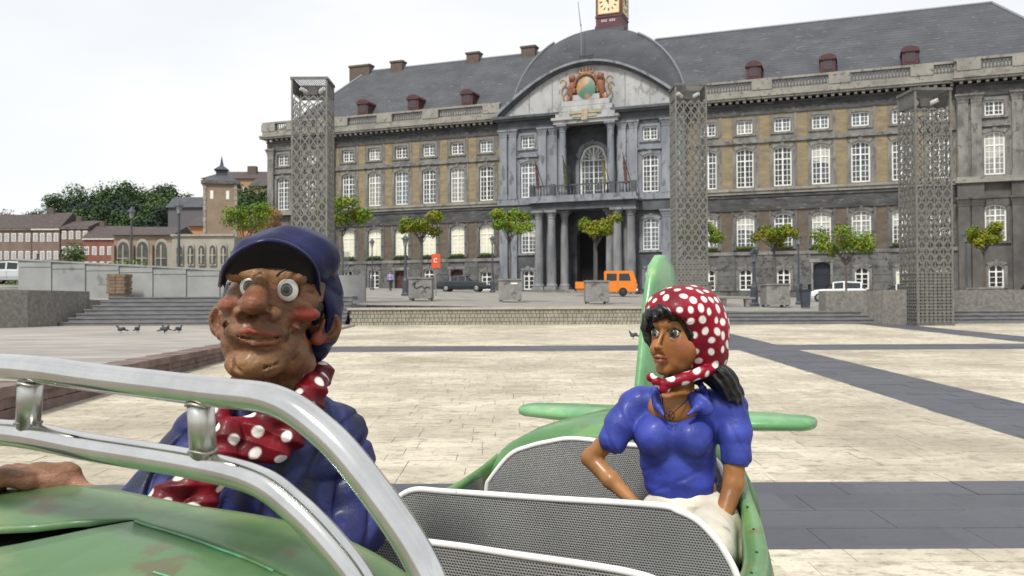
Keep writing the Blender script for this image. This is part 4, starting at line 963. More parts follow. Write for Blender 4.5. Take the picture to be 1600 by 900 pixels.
row_house('pale rendered row house with two rows of white windows, at the left edge', -93.5, 150, 13.0, 8.0, 14.7, 17.4, M_hb1, 11, (9.4, 12.4))
row_house('row house with dark roof, second from the left edge of the row', -80.4, 150.0, 4.6, 8.0, 14.7, 17.7, M_hb1, 4, (9.4, 12.4), seed=1)
row_house('brick row house with three floors of small windows left of the red house', -75.7, 150.2, 4.7, 7.0, 14.9, 16.3, M_hb2, 4, (7.4, 10.2, 12.8))
row_house('low red brick house between the row houses and the brown chapel', -70.9, 148, 6.3, 6.0, 12.9, 15.2, M_hb3, 5, (7.5, 10.0), seed=1)
def arch_win(t, x, y, z, w_, h, m=M_chblk):
    k = 8; pts = [(x-w_/2,z),(x+w_/2,z)]+[(x+w_/2*math.cos(math.pi*i/k)*(1 if True else 1), z+h-w_*.6+w_*.75*math.sin(math.pi*i/k)) for i in range(k+1)]
    q = MB(); q.prism([(a+(a-x)*.22, b+(.3 if b > z+.1 else -.2)) for a, b in pts], y-.18, y, 'y'); o = q.build('window', M_chapelp, t)
    q = MB(); q.prism(pts, y-.24, y-.18, 'y'); q.build('glass', m, o)
    q = MB(); q.box(x-.07, x+.07, y-.3, y-.24, z, z+h-.2); q.box(x-w_/2, x+w_/2, y-.29, y-.24, z+h*.45, z+h*.45+.1); q.build('tracery', M_chapelp, o)
t = thing('chapel', 'long brown chapel wall with three large arched windows', 'chapel', (0, 0, 0))
bx(t, 'wall', M_chapel, -40.9, -34.9, 92, 99, 2.0, 8.9); bx(t, 'buttress', M_chapelp, -35.2, -34.7, 91.5, 92.0, 2, 8.0)
for i in range(3): bx(t, 'buttress', M_chapel, -41.0+i*1.95, -40.7+i*1.95, 91.6, 92, 2, 7.8)
for i in range(3): arch_win(t, -39.85+1.95*i, 92, 5.1, 1.1, 2.9)
bx(t, 'pale_base', M_chapelp, -40.85, -35.3, 91.85, 92, 2, 4.4)
q = MB(); q.prism([(91.6,8.85),(95.5,10.0),(99.4,8.85)], -41.1, -34.7, 'x'); q.build('roof', M_tile, t)
t = thing('cloister', 'pale stone cloister wall with a row of five arched windows', 'building', (0, 0, 0))
bx(t, 'wall', M_chapelp, -33.4, -27.3, 88, 94, 2.0, 8.4)
for i in range(5): arch_win(t, -32.6+1.08*i, 88, 5.7, .55, 1.7)
bx(t, 'ledge', M_stone2, -33.45, -27.3, 87.7, 88, 4.7, 4.95); bx(t, 'parapet', M_chapelp, -33.5, -27.3, 87.8, 88.2, 8.4, 8.6)
# stair tower with slate spire
t = thing('stair_tower', 'square brick tower with slate lantern and spire beyond the cloister', 'tower', (-38.9, 120, 0), R(14))
bx(t, 'wall', M_chapel, -1.95, 1.95, -2.15, 2.15, 6, 17.6)
for sx in (-1, 1):
    q = MB()
    for i in range(16): q.box(sx*1.95-.25*(1 if i % 2 else .7), sx*1.95+.14*(1 if i % 2 else .7), -2.25, -1.9, 6.1+i*.72, 6.1+i*.72+.66)
    q.build('quoin', M_chapelp, t, kind='stuff')
bx(t, 'cornice', M_stone2, -2.45, 2.45, -2.45, 2.45, 17.6, 18.0)
for x_ in (-1.1, .9): bx(t, 'window', M_frame, x_-.2, x_+.2, -2.2, -2.15, 15.6, 16.7)
q = MB(); q.frustum(-2.3,2.3,-2.3,2.3,18.0, -.9,.9,-.9,.9,18.9); q.box(-.7,.7,-.7,.7,18.9,19.7); q.frustum(-.95,.95,-.95,.95,19.7, -.25,.25,-.25,.25,20.3); q.tube([(0,0,20.2),(0,0,21.6)], [.28,.03], 6); q.build('spire', M_slate, t)
t = thing('hill_building', 'large ochre building with grey roof and flat chimneys behind the stair tower', 'building', (0, 0, 0))
M_och = mat('ochre_render', (.36,.235,.12), .9, col2=(.43,.29,.16), scale=.3)
bx(t, 'wall', M_och, -69, -50, 200, 214, 8, 29.9)
for i in range(7):
    for zz in (21.5, 25.6): 
        o = bx(t, 'window', M_frame, -67.8+2.6*i, -66.6+2.6*i, 199.85, 200, zz, zz+2.3); bx(o, 'glass', M_chblk, -67.65+2.6*i, -66.75+2.6*i, 199.8, 199.85, zz+.15, zz+2.15)
q = MB(); q.frustum(-69.5,-49.5,199.5,214.5,29.9, -66,-53,205,209,32.2); q.build('roof', M_tile, t)
for x_ in (-60, -54.5): bx(t, 'chimney', M_chim, x_, x_+2, 203, 204.5, 29.5, 33.2)
t = thing('hill_building', 'long low grey roofed building between the wooded hill and the stair tower', 'building', (0, 0, 0))
bx(t, 'wall', mat('grey_violet_render', (.14,.13,.14), .9), -73, -60, 190, 200, 8, 22.5); q = MB(); q.prism([(189.5,22.4),(195,25.2),(200.5,22.4)], -73.5, -60, 'x'); q.build('roof', M_slate, t)
t = thing('hill_building', 'orange walled house with low roof right of the cloister tower', 'building', (0, 0, 0))
bx(t, 'wall', mat('orange_render', (.50,.22,.11), .9, col2=(.55,.28,.16), scale=.5), -46.8, -36, 130, 138, 4, 13.2); q = MB(); q.prism([(129.5,13.1),(134,15.0),(138.5,13.1)], -47, -36, 'x'); q.build('roof', M_tile, t)
t = thing('hill_building', 'long stepped ochre building with brown roof touching the palace, high on the hill', 'building', (0, 0, 0))
bx(t, 'wall', M_och, -50, -30, 170, 180, 6, 24.3); q = MB(); q.prism([(169.5,24.2),(175,26.4),(180.5,24.2)], -50, -30, 'x'); q.build('roof', M_tile, t)
for i in range(5): bx(t, 'window', M_dkglass, -48.5+3.4*i, -47.3+3.4*i, 169.9, 170, 20.5, 22.6)
# wooded hill
def hill_tree(label, px, ytop, Y, r, m, seed):
    rg = random.Random(seed); X = (px-800)/1400*Y; top = 1.6+(478-ytop)/1400*Y; z0 = z_up(X, Y)-.5
    t = thing('hill_tree', label, 'tree', (X, Y, z0), 0, 'trees on the wooded hill'); H = top-z0
    MB().tube([(0,0,0),(.2,0,H*.4),(0,0,H*.7)], [.5,.38,.2], 6).build('trunk', M_bark, t)
    cl = []; br = MB()
    for k in range(20):
        u = Vector((rg.gauss(0,1), rg.gauss(0,1)*.8, rg.gauss(0,1))).normalized()*rg.uniform(.35, .85)
        zc = H-r*.95+u.z*r*.9; cl.append((u.x*r, u.y*r, max(zc, H*.15), r*rg.uniform(.30, .48)))
        if k % 4 == 0: br.tube([(0,0,H*.4),(u.x*r*.8,u.y*r*.8,max(zc, H*.2))], [.18,.06], 5)
    for k in range(4): cl.append((rg.uniform(-.6,.6)*r, rg.uniform(-.5,.3)*r, H*rg.uniform(.2,.4), r*.4))
    br.build('limb', M_bark, t); leaf_cloud(cl, 3600, .42*r/5+.12, rg, .9).build('crown', m, t)
HT = [(18,322,232,5.5,3,'dark distant tree at the left edge of the ridge'),(52,326,230,5,0,'low round tree on the ridge beside the conifer'),
 (92,292,215,5.5,0,'pointed dark tree at the left end of the wood'),(118,288,222,6.5,1,'broad green tree beside the pointed one'),(150,285,218,7,0,'deep green tree above the brick row house'),(182,282,222,7,1,'leafy green tree left of the crest'),
 (214,276,226,7.5,0,'highest tree on the crest of the wood'),(243,280,224,7,1,'tree just right of the crest top'),(262,283,228,5.5,3,'bluish dark tree behind the crest'),(262,300,205,7.5,2,'large lighter tree in front at the right end of the wood'),
 (165,318,198,7,0,'dark tree low on the slope above the red house'),(208,322,196,6.5,1,'mid green tree low on the slope centre'),(130,322,200,6,1,'small tree low behind the row house roofs'),(296,322,196,6,2,'small yellow green tree left of the stair tower'),
 (385,288,168,6.5,1,'round green tree right of the stair tower'),(412,292,165,5.5,0,'dark green tree next to the palace corner'),(365,300,160,4.5,1,'small green tree right beside the stair tower'),(236,318,192,5.5,3,'dark bushy tree in the middle of the slope'),
 (275,300,200,6.5,1,'mid green tree at the right shoulder of the wood'),(195,300,208,7,3,'shadowy tree in the heart of the wood'),(140,305,205,6.5,3,'dark tree in the left heart of the wood'),(100,318,205,6,0,'dark low tree under the pointed one')]
for i, (px, yt, Y, r, mi, lb) in enumerate(HT): hill_tree(lb, px, yt, Y, r, M_hill[mi], 100+i)
rg = random.Random(5)
leaf_cloud([(-110+4.4*i+rg.uniform(-2,2), 186+rg.uniform(-3,8), 11+min(5,abs(i-10)*.0)+rg.uniform(-1,2), 4.5) for i in range(13)], 5200, 1.0, rg, .8).build('hill_undergrowth', M_hill[0], kind='stuff', label='dense undergrowth below the trees on the wooded hill')
for i, (lb, cls, m) in enumerate((
    ('bright green shrub behind the pale concrete wall before the chapel', [(-31.2,70,4.2,1.5),(-33.0,70,4.0,1.3),(-29.5,70,4.3,1.3),(-28.0,70,4.0,.9)], M_leaf),
    ('dark green shrub behind the pale wall by the red house', [(-39,80,4.6,1.4),(-37.6,80,4.4,1.2)], M_hill[1]),
    ('green tree like shrub in front of the brick row house', [(-40.6,83,6.4,1.3),(-40.6,83,5.2,1.2),(-41.2,83,4.4,1.0)], M_hill[1]),
    ('low dark hedge at the far left edge before the van', [(-45+1.5*k,76,3.7,1.1) for k in range(5)], M_hill[2]))):
    x0, y0, z0, _ = cls[0]; t = thing('shrub', lb, 'shrub', (x0, y0, z_up(x0, y0)))
    leaf_cloud([(a-x0, b-y0, c-z_up(x0, y0), r_) for a, b, c, r_ in cls], 900, .3, rg, .8).build('foliage', m, t)
    MB().tube([(0,0,-.2),(0,0,1.2)], [.08,.04], 5).build('stem', M_bark, t)
MB().grid([[(-36,62,3.05),(-13,60,2.75)],[(-36,74,3.6),(-13,72,3.3)]]).build('lawn', M_grass, kind='structure', label='strip of lawn before the chapel')
# bluish mesh fence before the cloister
t = thing('mesh_fence', 'bluish grey metal fence panels before the cloister', 'fence', (0, 0, 0))
M_fen = mat('blue_grey_fence_paint', (.12,.14,.16), .6)
for i in range(6):
    x0 = -17.6+i*1.25; MB().box(x0, x0+.08, 55.9, 55.98, 2.2, 5.0).build('post', M_fen, t)
    q = MB()
    for k in range(12): q.box(x0+.1+k*.095, x0+.14+k*.095, 55.92, 55.95, 2.3, 4.9)
    q.build('panel', M_fen, t)
# person walking far off by the red door
t = thing('person', 'distant person in a pale lilac top and dark trousers walking by the red door', 'person', (-10.6, 78, z_up(-10.6, 78)-.02), R(20))
# ---------------------------------------------------------------- smooth bodies from distance fields
class SDF:
    def __init__(s): s.ops = []
    def ell(s, c, r, k=6, sub=False, rot=None): s.ops.append(('e', c, r, k, sub, rot)); return s
    def cap(s, a, b, ra, rb=None, k=6, sub=False): s.ops.append(('c', a, (b, ra, ra if rb is None else rb), k, sub, None)); return s
    def chain(s, pts, rs, k=6, sub=False):
        for i in range(len(pts)-1): s.cap(pts[i], pts[i+1], rs[i], rs[i+1], k, sub)
        return s
def rotm(r):
    m = Matrix.Rotation(R(r[2]), 3, 'Z') @ Matrix.Rotation(R(r[1]), 3, 'Y') @ Matrix.Rotation(R(r[0]), 3, 'X'); return np.array(m, dtype=np.float32)
def sdf_mesh(S, lo, hi, h, post=None):
    lo = np.array(lo, np.float32); hi = np.array(hi, np.float32)
    n = np.ceil((hi-lo)/h).astype(int)+1
    ax = [lo[i]+h*np.arange(n[i], dtype=np.float32) for i in range(3)]
    D = np.full(tuple(n), 60., np.float32)
    for typ, a, b, k, sub, rot in S.ops:
        if typ == 'e': rr = max(b); mn = np.array(a)-rr; mxx = np.array(a)+rr
        else: rr = max(b[1], b[2]); mn = np.minimum(a, b[0])-rr; mxx = np.maximum(a, b[0])+rr
        pad = k+4*h
        i0 = np.clip(np.floor((mn-pad-lo)/h).astype(int), 0, n-1); i1 = np.clip(np.ceil((mxx+pad-lo)/h).astype(int)+1, 1, n)
        if np.any(i1 <= i0): continue
        sl_ = tuple(slice(i0[i], i1[i]) for i in range(3))
        X, Y_, Z = np.meshgrid(ax[0][sl_[0]], ax[1][sl_[1]], ax[2][sl_[2]], indexing='ij')
        if typ == 'e':
            p = np.stack([X-a[0], Y_-a[1], Z-a[2]], -1)
            if rot: p = p @ rotm(rot)
            r = np.array(b, np.float32); k0 = np.sqrt(((p/r)**2).sum(-1)); k1 = np.sqrt(((p/r**2)**2).sum(-1))+1e-6
            d = k0*(k0-1)/k1
        else:
            A = np.array(a, np.float32); B = np.array(b[0], np.float32); ba = B-A
            p = np.stack([X-A[0], Y_-A[1], Z-A[2]], -1); t = np.clip((p@ba)/max(1e-6, ba@ba), 0, 1)
            d = np.sqrt(((p-t[..., None]*ba)**2).sum(-1))-(b[1]+(b[2]-b[1])*t)
        E = D[sl_]
        if sub:
            d = -d; hh = np.clip(.5-.5*(E-d)/k, 0, 1); D[sl_] = E+(d-E)*hh+k*hh*(1-hh) 
        else:
            hh = np.clip(.5+.5*(E-d)/k, 0, 1); D[sl_] = E+(d-E)*hh-k*hh*(1-hh)
    if post is not None:
        X, Y_, Z = np.meshgrid(*ax, indexing='ij'); D = D+post(X, Y_, Z)
    s = D < 0
    nx, ny, nz = (n-1)
    cnt = np.zeros((nx, ny, nz), np.int8)
    for dx in (0,1):
        for dy in (0,1):
            for dz in (0,1): cnt += s[dx:dx+nx, dy:dy+ny, dz:dz+nz]
    act = (cnt > 0) & (cnt < 8); I = np.argwhere(act); idx = np.full(act.shape, -1, np.int64); idx[act] = np.arange(len(I))
    acc = np.zeros((len(I), 3)); w = np.zeros(len(I)); cor = [(a, b, c) for a in (0,1) for b in (0,1) for c in (0,1)]
    for a in cor:
        for ax_ in range(3):
            if a[ax_]: continue
            b = list(a); b[ax_] = 1
            va = D[I[:,0]+a[0], I[:,1]+a[1], I[:,2]+a[2]]; vb = D[I[:,0]+b[0], I[:,1]+b[1], I[:,2]+b[2]]
            mk = (va < 0) != (vb < 0); t = np.where(mk, va/(va-vb+1e-12), 0)
            for j in range(3): acc[:, j] += np.where(mk, a[j]+(t if j == ax_ else 0), 0)
            w += mk
    V = lo+h*(I+acc/w[:, None])
    F = []
    for a in range(3):
        b, c = (a+1) % 3, (a+2) % 3
        sA = [slice(None)]*3; sB = [slice(None)]*3; sA[a] = slice(0, -1); sB[a] = slice(1, None)
        ch = s[tuple(sA)] != s[tuple(sB)]; Q = np.argwhere(ch)
        ok = (Q[:, b] > 0) & (Q[:, c] > 0) & (Q[:, b] < n[b]-1) & (Q[:, c] < n[c]-1); Q = Q[ok]
        def g(db, dc):
            q = Q.copy(); q[:, b] += db; q[:, c] += dc; return idx[q[:,0], q[:,1], q[:,2]]
        f = np.stack([g(-1,-1), g(0,-1), g(0,0), g(-1,0)], 1)
        flip = ~s[Q[:,0], Q[:,1], Q[:,2]]; f[flip] = f[flip][:, ::-1]; F.append(f)
    return V, np.concatenate(F)
def np_obj(name, V, F, scale, m, parent, paint=None, **kw):
    me = bpy.data.meshes.new(name); me.vertices.add(len(V)); me.vertices.foreach_set('co', (V*scale).astype(np.float32).ravel())
    me.loops.add(F.size); me.loops.foreach_set('vertex_index', F.astype(np.int32).ravel()); me.polygons.add(len(F))
    me.polygons.foreach_set('loop_start', np.arange(0, F.size, 4, dtype=np.int32)); me.update(calc_edges=True); me.validate(); me.shade_smooth()
    if paint is not None:
        c = np.ones((len(V), 4), np.float32); cc = paint(V); lum = cc.mean(1, keepdims=True); c[:, :3] = np.clip(lum+(cc-lum)*1.12, .001, 1)*np.where(lum > .5, 1, .84); at = me.color_attributes.new('paint', 'FLOAT_COLOR', 'POINT'); at.data.foreach_set('color', c.ravel())
    me.materials.append(m); return obj(name, me, parent, **kw)
def blend(C, w, col): w = np.clip(w, 0, 1)[:, None]; return C*(1-w)+np.array(col)*w
def blob(V, c, r, soft=.35):           # 1 inside ellipsoid
    d = np.sqrt((((V-np.array(c))/np.array(r))**2).sum(1)); return np.clip((1-d)/soft+.5, 0, 1)
def dots(V, spacing, r, seed=1, col=(.80,.78,.72)):
    rg_ = np.random.RandomState(seed); cand = V[rg_.permutation(len(V))[:6000]]; ctr = []
    for p in cand:
        if all(((p-q)**2).sum() > spacing**2 for q in ctr): ctr.append(p)
    wgt = np.zeros(len(V))
    for q in ctr:
        u = rg_.normal(size=3); u /= np.linalg.norm(u); d = V-q; al = d@u; dd = np.sqrt(np.maximum((d**2).sum(1)-al**2*.45, 0)); rr = r*rg_.uniform(.8, 1.2)
        wgt = np.maximum(wgt, np.clip((rr-dd)/1.6+.5, 0, 1))
    return wgt
M_skin = mat('painted_skin', (1,1,1), .42, attr='paint', scale=16, detail=8, bump=.35, bscale=60, coat=.06, wear=(.12,.065,.038), wscale=48, wlo=.60, spec=.3)
M_skinw = mat('painted_brown_skin', (1,1,1), .38, attr='paint', scale=9, bump=.08, bscale=30, coat=.08, spec=.3)
M_cloth = mat('painted_cloth', (1,1,1), .5, attr='paint', scale=11, bump=.25, bscale=22, coat=.05, spec=.22)
M_hair = mat('glossy_black_hair', (.004,.004,.005), .38, coat=.1, bump=.3, bscale=30)
M_line = mat('black_painted_line', (.008,.007,.006), .45)
M_eye = mat('eye_white', (.75,.73,.66), .3, coat=.4); M_iris = mat('grey_green_iris', (.16,.17,.15), .3, coat=.4); M_pupil = mat('dark_pupil', (.012,.012,.014), .25, coat=.4); M_eyeline = mat('brown_eye_rim', (.15,.08,.04), .5)
def eyeball(parent, c, r, gaze, ri, rpup, mi, sc_=1.0, squash=1.0, slit=False):
    """sphere with painted iris and pupil caps facing gaze"""
    q = MB(); N1, N2 = 24, 32; ths = [0, rpup*.5, rpup, rpup*1.02, ri*.9, ri, ri*1.04]+list(np.linspace(ri*1.2, 180, N1))
    vs, fs, ms = [], [], []
    gz = Vector(gaze).normalized(); qt = gz.to_track_quat('Z', 'Y').to_matrix()
    for th in ths:
        for j in range(N2):
            ph = 2*math.pi*j/N2; v = Vector((math.sin(R(th))*math.cos(ph), math.sin(R(th))*math.sin(ph), math.cos(R(th)))); v = qt @ v; vs.append((v.x*r*sc_, v.y*r*sc_, v.z*r*squash*sc_))
    for i in range(len(ths)-1):
        mm = 2 if ths[i+1] <= rpup*1.03 else (1 if ths[i+1] <= ri*.91 else (3 if ths[i+1] <= ri*1.05 else 0))
        for j in range(N2): fs.append((i*N2+j, i*N2+(j+1) % N2, (i+1)*N2+(j+1) % N2, (i+1)*N2+j)); ms.append(mm)
    q.v, q.f, q.m = vs, fs, ms
    return q.build('eyeball', [M_eye, mi, M_pupil, M_pupil], parent, smooth=True)
def seg_dist(V, pts):
    best = np.full(len(V), 1e9)
    for a, b in zip(pts[:-1], pts[1:]):
        a, b = np.array(a, float), np.array(b, float); ba = b-a; t = np.clip(((V-a)@ba)/(ba@ba), 0, 1); best = np.minimum(best, np.sqrt(((V-a-t[:, None]*ba)**2).sum(1)))
    return best

# ================================================================ man in the flat cap
SM_ = 1.285/1000
MAN = thing('painted_figure', 'painted figure of a big nosed man in navy flat cap and red dotted neckerchief', 'statue', (-.4758, 1.80, 1.6), math.atan2(.4758, 1.80))
B = SDF()
B.ell((6,10,25), (72,82,78)).ell((-14,-22,-8), (64,60,66), 10).ell((-20,-30,-62), (51,52,42), 14)
B.ell((-30,-58,-88), (43,32,25), 12)                                        # chin
B.ell((12,-10,-70), (39,46,42), 12)                                         # right jaw
B.ell((-64,-50,1), (19,20,13), 8).ell((38,-58,-14), (28,19,13), 9)          # cheeks
B.ell((-62,-35,-50), (18,30,34), 12)
B.cap((-60,-62,46), (34,-64,42), 12, 13, 8)                                # brow ridge
B.ell((-34,-48,27), (17,14,18), 5, True).ell((17,-58,21), (18,12,19), 5, True)   # eye sockets
B.cap((-20,-70,42), (-27,-92,12), 9, 14, 8)                                # nose bridge
B.ell((-30,-104,3), (20,24,17), 6).ell((-26,-92,14), (16,18,16), 8).ell((-48,-88,-10), (12,14,11), 4).ell((-7,-88,-13), (18,16,12), 5)
B.ell((-45,-101,-17), (7,10,7), 3, True).ell((-14,-102,-18), (9,10,7), 3, True)
B.ell((-26,-72,-40), (46,24,24), 10)                                       # muzzle
B.chain([(-68,-66,-27),(-50,-86,-44),(-28,-95,-52),(-2,-88,-50),(26,-68,-34)], [3,2.8,2.4,2.8,3], 3, True).ell((30,-66,-36), (6,8,7), 5).ell((-72,-62,-28), (5,8,6), 5)   # mouth gap
B.chain([(-60,-76,-34),(-46,-91,-39),(-36,-97,-36),(-28,-98,-39),(-6,-91,-43),(14,-76,-40)], [1.6,2.8,3.8,3.2,2.6,1.6], 3)
B.chain([(-50,-79,-47),(-30,-91,-56),(-8,-86,-55),(8,-75,-50)], [2,3.8,3.6,2], 3)
B.chain([(-8,-92,-22),(16,-84,-24),(32,-68,-42),(30,-60,-58)], [2,3,3.5,2], 4, True)       # laughter lines
B.chain([(-58,-84,-14),(-70,-66,-26),(-70,-56,-44)], [2,3,2], 4, True)
B.chain([(-34,-88,-69),(-10,-88,-70),(8,-76,-68)], [2.5,3,2], 4, True)
for c, r, s_ in (((77,4,-34), (26,11,27), 1), ((-84,2,-24), (15,12,26), -1)):                # ears
    B.ell(c, r, 4, rot=(0,0,-18*s_)).ell((c[0]+4*s_, c[1]-11, c[2]+3), (r[0]*.62, 8, r[2]*.62), 4, True, rot=(0,0,-18*s_))
    B.cap((c[0]-9*s_, c[1]-9, c[2]-10), (c[0]-2*s_, c[1]-9, c[2]+10), 4, 3, 4)
B.ell((65,-3,-53), (11,10,11), 5).ell((-80,-8,-44), (8,9,10), 5)
B.cap((18,22,-80), (36,30,-170), 42, 44, 14)                               # neck
B.ell((-5,30,-320), (118,62,175), 20)                                      # torso inside the smock
# arms: shoulder > elbow > wrist
B.chain([(-112,25,-215),(-208,-10,-330),(-262,-180,-310),(-282,-240,-250)], [36,30,24,19], 10)
B.chain([(98,38,-215),(130,10,-360),(20,-110,-395),(-130,-140,-350),(-190,-130,-335)], [36,32,26,20,17], 10)
HO = (88,-54,50)
ho = lambda p: tuple(a_+b_ for a_, b_ in zip(p, HO))
# near hand: gripping the wheel rim, knuckles up, thumb towards the man
B.ell(ho((-352,-196,-262)), (40,26,22), 10, rot=(0,12,0)).ell(ho((-332,-200,-254)), (16,16,14), 8)
for i, (dy, lg) in enumerate(((-24, 46), (-8, 52), (8, 50), (22, 40))):
    B.chain([ho(p_) for p_ in [(-372,-196+dy,-256),(-372-lg*.55,-200+dy,-250-i),(-372-lg,-204+dy,-262),(-372-lg*1.05,-206+dy,-284),(-372-lg*.7,-206+dy,-292)]], [12,10.5,9.5,9,7], 4)
B.chain([ho(p_) for p_ in [(-322,-205,-270),(-304,-222,-276),(-293,-232,-288),(-296,-230,-300)]], [14,11,9.5,7], 5)
# far hand resting on the lever
B.ell((-214,-128,-322), (27,20,14), 8)
for i in range(4): B.chain([(-228,-140+i*10,-318),(-250,-142+i*10,-318),(-262,-142+i*10,-332)], [7.5,7,5.5], 3)
B.chain([(-205,-142,-318),(-222,-158,-316),(-236,-160,-322)], [8,7.5,6], 3)
WR = [[(-58,-66,60),(-30,-78,64),(2,-77,62)], [(-52,-70,54),(-28,-80,57),(-6,-80,56)], [(-50,-66,12),(-38,-77,8),(-27,-76,13)], [(1,-84,7),(16,-87,1),(35,-74,7)], [(42,-66,30),(52,-50,36)], [(43,-64,20),(56,-46,19)], [(50,-54,-34),(44,-52,-60),(28,-50,-84)],
 [(-76,-46,-22),(-70,-52,-46),(-60,-62,-62)], [(-62,-76,-74),(-56,-80,-90),(-44,-86,-102)], [(-16,-84,-92),(4,-76,-86)], [(-26,-92,30),(-14,-88,28)], [(36,-50,-60),(26,-58,-74)], [(-10,-88,34),(-6,-86,44)]]
for w_ in WR: B.chain(w_, [1.6]+[2.6]*(len(w_)-2)+[1.6], 4, True)
V, F = sdf_mesh(B, (-450,-325,-500), (150,110,110), 2.25, lambda X, Y_, Z: .5*np.sin(X*.19+np.sin(Z*.11)*2)*np.sin(Z*.17+Y_*.13))
def paint_man(V):
    C = np.tile(np.array([.28,.135,.075]), (len(V), 1)); z = V[:, 2]; x = V[:, 0]
    ns = np.sin(V[:,0]*.09+V[:,2]*.05)*np.sin(V[:,1]*.07-V[:,2]*.11)
    C = blend(C, .55+.45*ns, (.14,.065,.038)); C = blend(C, .5*np.clip(np.sin(V[:,0]*.17+V[:,2]*.23+np.sin(V[:,2]*.1)*2)*1.5-.6, 0, 1), (.26,.15,.075))
    C = blend(C, .6*blob(V, (-30,-80,-97), (56,50,26), .9), (.29,.165,.075))        # ochre chin
    C = blend(C, .6*blob(V, (-20,-90,48), (50,40,26), .8), (.29,.165,.075))
    C = blend(C, .75*blob(V, (47,-76,-14), (22,22,12), .8), (.44,.07,.05)); C = blend(C, .5*blob(V, (-68,-62,2), (18,18,11), .8), (.32,.10,.07))
    C = blend(C, .55*blob(V, (-29,-118,4), (26,26,20), .9), (.30,.12,.075))
    C = blend(C, .9*blob(V, (65,-12,-55), (13,16,13), .6), (.40,.10,.075)); C = blend(C, .5*blob(V, (84,0,-24), (24,18,20), .9), (.24,.10,.055))
    up = seg_dist(V, [(-58,-80,-35),(-46,-93,-39),(-36,-100,-36),(-28,-101,-39),(-6,-95,-43),(10,-80,-41)])
    lw = seg_dist(V, [(-46,-86,-50),(-30,-98,-58),(-8,-92,-56),(4,-82,-52)])
    C = blend(C, .9*np.clip((4.8-up)/2, 0, 1), (.27,.07,.05)); C = blend(C, .75*np.clip((5.2-lw)/2.2, 0, 1), (.30,.115,.075))
    C = blend(C, .85*blob(V, (19,-76,-48), (6,12,7), .5), (.03,.02,.015))          # dark spot at the mouth corner
    for pts, w_ in (([(-68,-66,-27),(-50,-86,-44),(-28,-95,-52),(-2,-88,-50),(26,-68,-34)], 1.6), ([(-44,-101,-16),(-46,-98,-20)], 4), ([(-14,-102,-17),(-13,-98,-20)], 5), ([(-34,-90,-69),(8,-78,-67)], 2.2)):
        C = blend(C, .7*np.clip((w_+1.5-seg_dist(V, pts))/2, 0, 1), (.06,.03,.02))
    for w_ in WR: C = blend(C, .8*np.clip((3.4-seg_dist(V, w_))/2.4, 0, 1), (.05,.026,.018))
    hand = (x < -180) & (z < -200); C[hand] = C[hand]*.5+np.array([.40,.21,.14])*.5
    C = blend(C, .8*blob(V, (-394,-215,-246), (7,12,7), .6), (.15,.20,.28))
    rs = np.random.RandomState(4); chips = V[rs.randint(0, len(V), 90)]
    for q in chips: C = blend(C, .8*np.clip((rs.uniform(1, 2.6)-np.sqrt(((V-q)**2).sum(1)))/1.2+.2, 0, 1), (.05,.035,.025))
    return C
body = np_obj('body', V, F, SM_, M_skin, MAN, paint_man)
for c, r in (((-36,-64,27), 15), ((18,-72,22), 16)):
    e = eyeball(MAN, c, r, (-.12, -1, .02), 32, 17, M_iris, SM_, 1.12); e.location = [k*SM_ for k in c]
    q = MB(); q.tube([((c[0]+(r*.93)*math.cos(a))*SM_, (c[1]-r*.30+abs(math.cos(a))*2)*SM_, (c[2]+(r*1.04)*math.sin(a))*SM_) for a in np.linspace(0, 2*math.pi, 26)], 1.5*SM_, 6, caps=False); q.build('eye_rim', M_eyeline, MAN, smooth=True)
for pts in ([(-54,-78,46),(-46,-86,53),(-36,-86,57),(-24,-84,57)], [(2,-86,42),(10,-86,50),(24,-80,54),(36,-72,46)]):
    q = MB(); q.tube([tuple(k*SM_ for k in p) for p in spline(pts, 5)], 1.9*SM_, 6); q.build('eyebrow', M_line, MAN, smooth=True)
# hair
H_ = SDF(); H_.ell((60,-2,2), (14,30,34), 5).ell((36,36,-82), (30,26,40), 8).ell((28,10,-105), (22,30,22), 8).ell((-68,-10,10), (9,22,26), 5)
V, F = sdf_mesh(H_, (-90,-60,-150), (110,90,60), 2.4, lambda X, Y_, Z: 1.3*np.sin(X*.9+Y_*.6+np.sin(Z*.15)*2))
np_obj('hair', V, F, SM_, M_hair, MAN)
# cap
Cp = SDF(); Cp.ell((14,12,66), (83,98,54), 6).ell((60,50,0), (50,70,92), 9).ell((30,10,80), (70,80,42), 14)
Cp.ell((-26,-92,2), (88,78,62), 6, True).ell((50,-30,-30), (30,50,66), 6, True).ell((-80,0,0), (28,60,44), 6, True)
V, F = sdf_mesh(Cp, (-90,-110,-110), (130,145,150), 2.4, lambda X, Y_, Z: 2.6*np.sin(X*.07+Z*.045+1)*np.sin(Y_*.06+Z*.05)+2.2*np.clip(1-np.abs(np.sin((X*.5+Z*.8)*.045+.4))*3,0,1)*np.clip((X-20)/30,0,1))
def paint_cap(V):
    C = np.tile(np.array([.007,.008,.040]), (len(V), 1)); ns = np.sin(V[:,0]*.11+V[:,2]*.07)*np.sin(V[:,1]*.05+V[:,2]*.13)
    C = blend(C, .5+.5*ns, (.011,.014,.068)); C = blend(C, .35*blob(V, (45,-20,88), (40,60,26), 1), (.03,.037,.11)); return C
np_obj('cap', V, F, SM_, M_cloth, MAN, paint_cap)
outer = spline([(-80,-38,28),(-72,-88,52),(-50,-124,74),(-18,-142,88),(14,-134,86),(44,-108,70),(60,-72,50),(66,-30,14)], 6)
inner = spline([(-74,-34,26),(-66,-64,41),(-50,-82,49),(-20,-94,55),(10,-92,54),(36,-80,47),(52,-54,33),(60,-20,10)], 6)
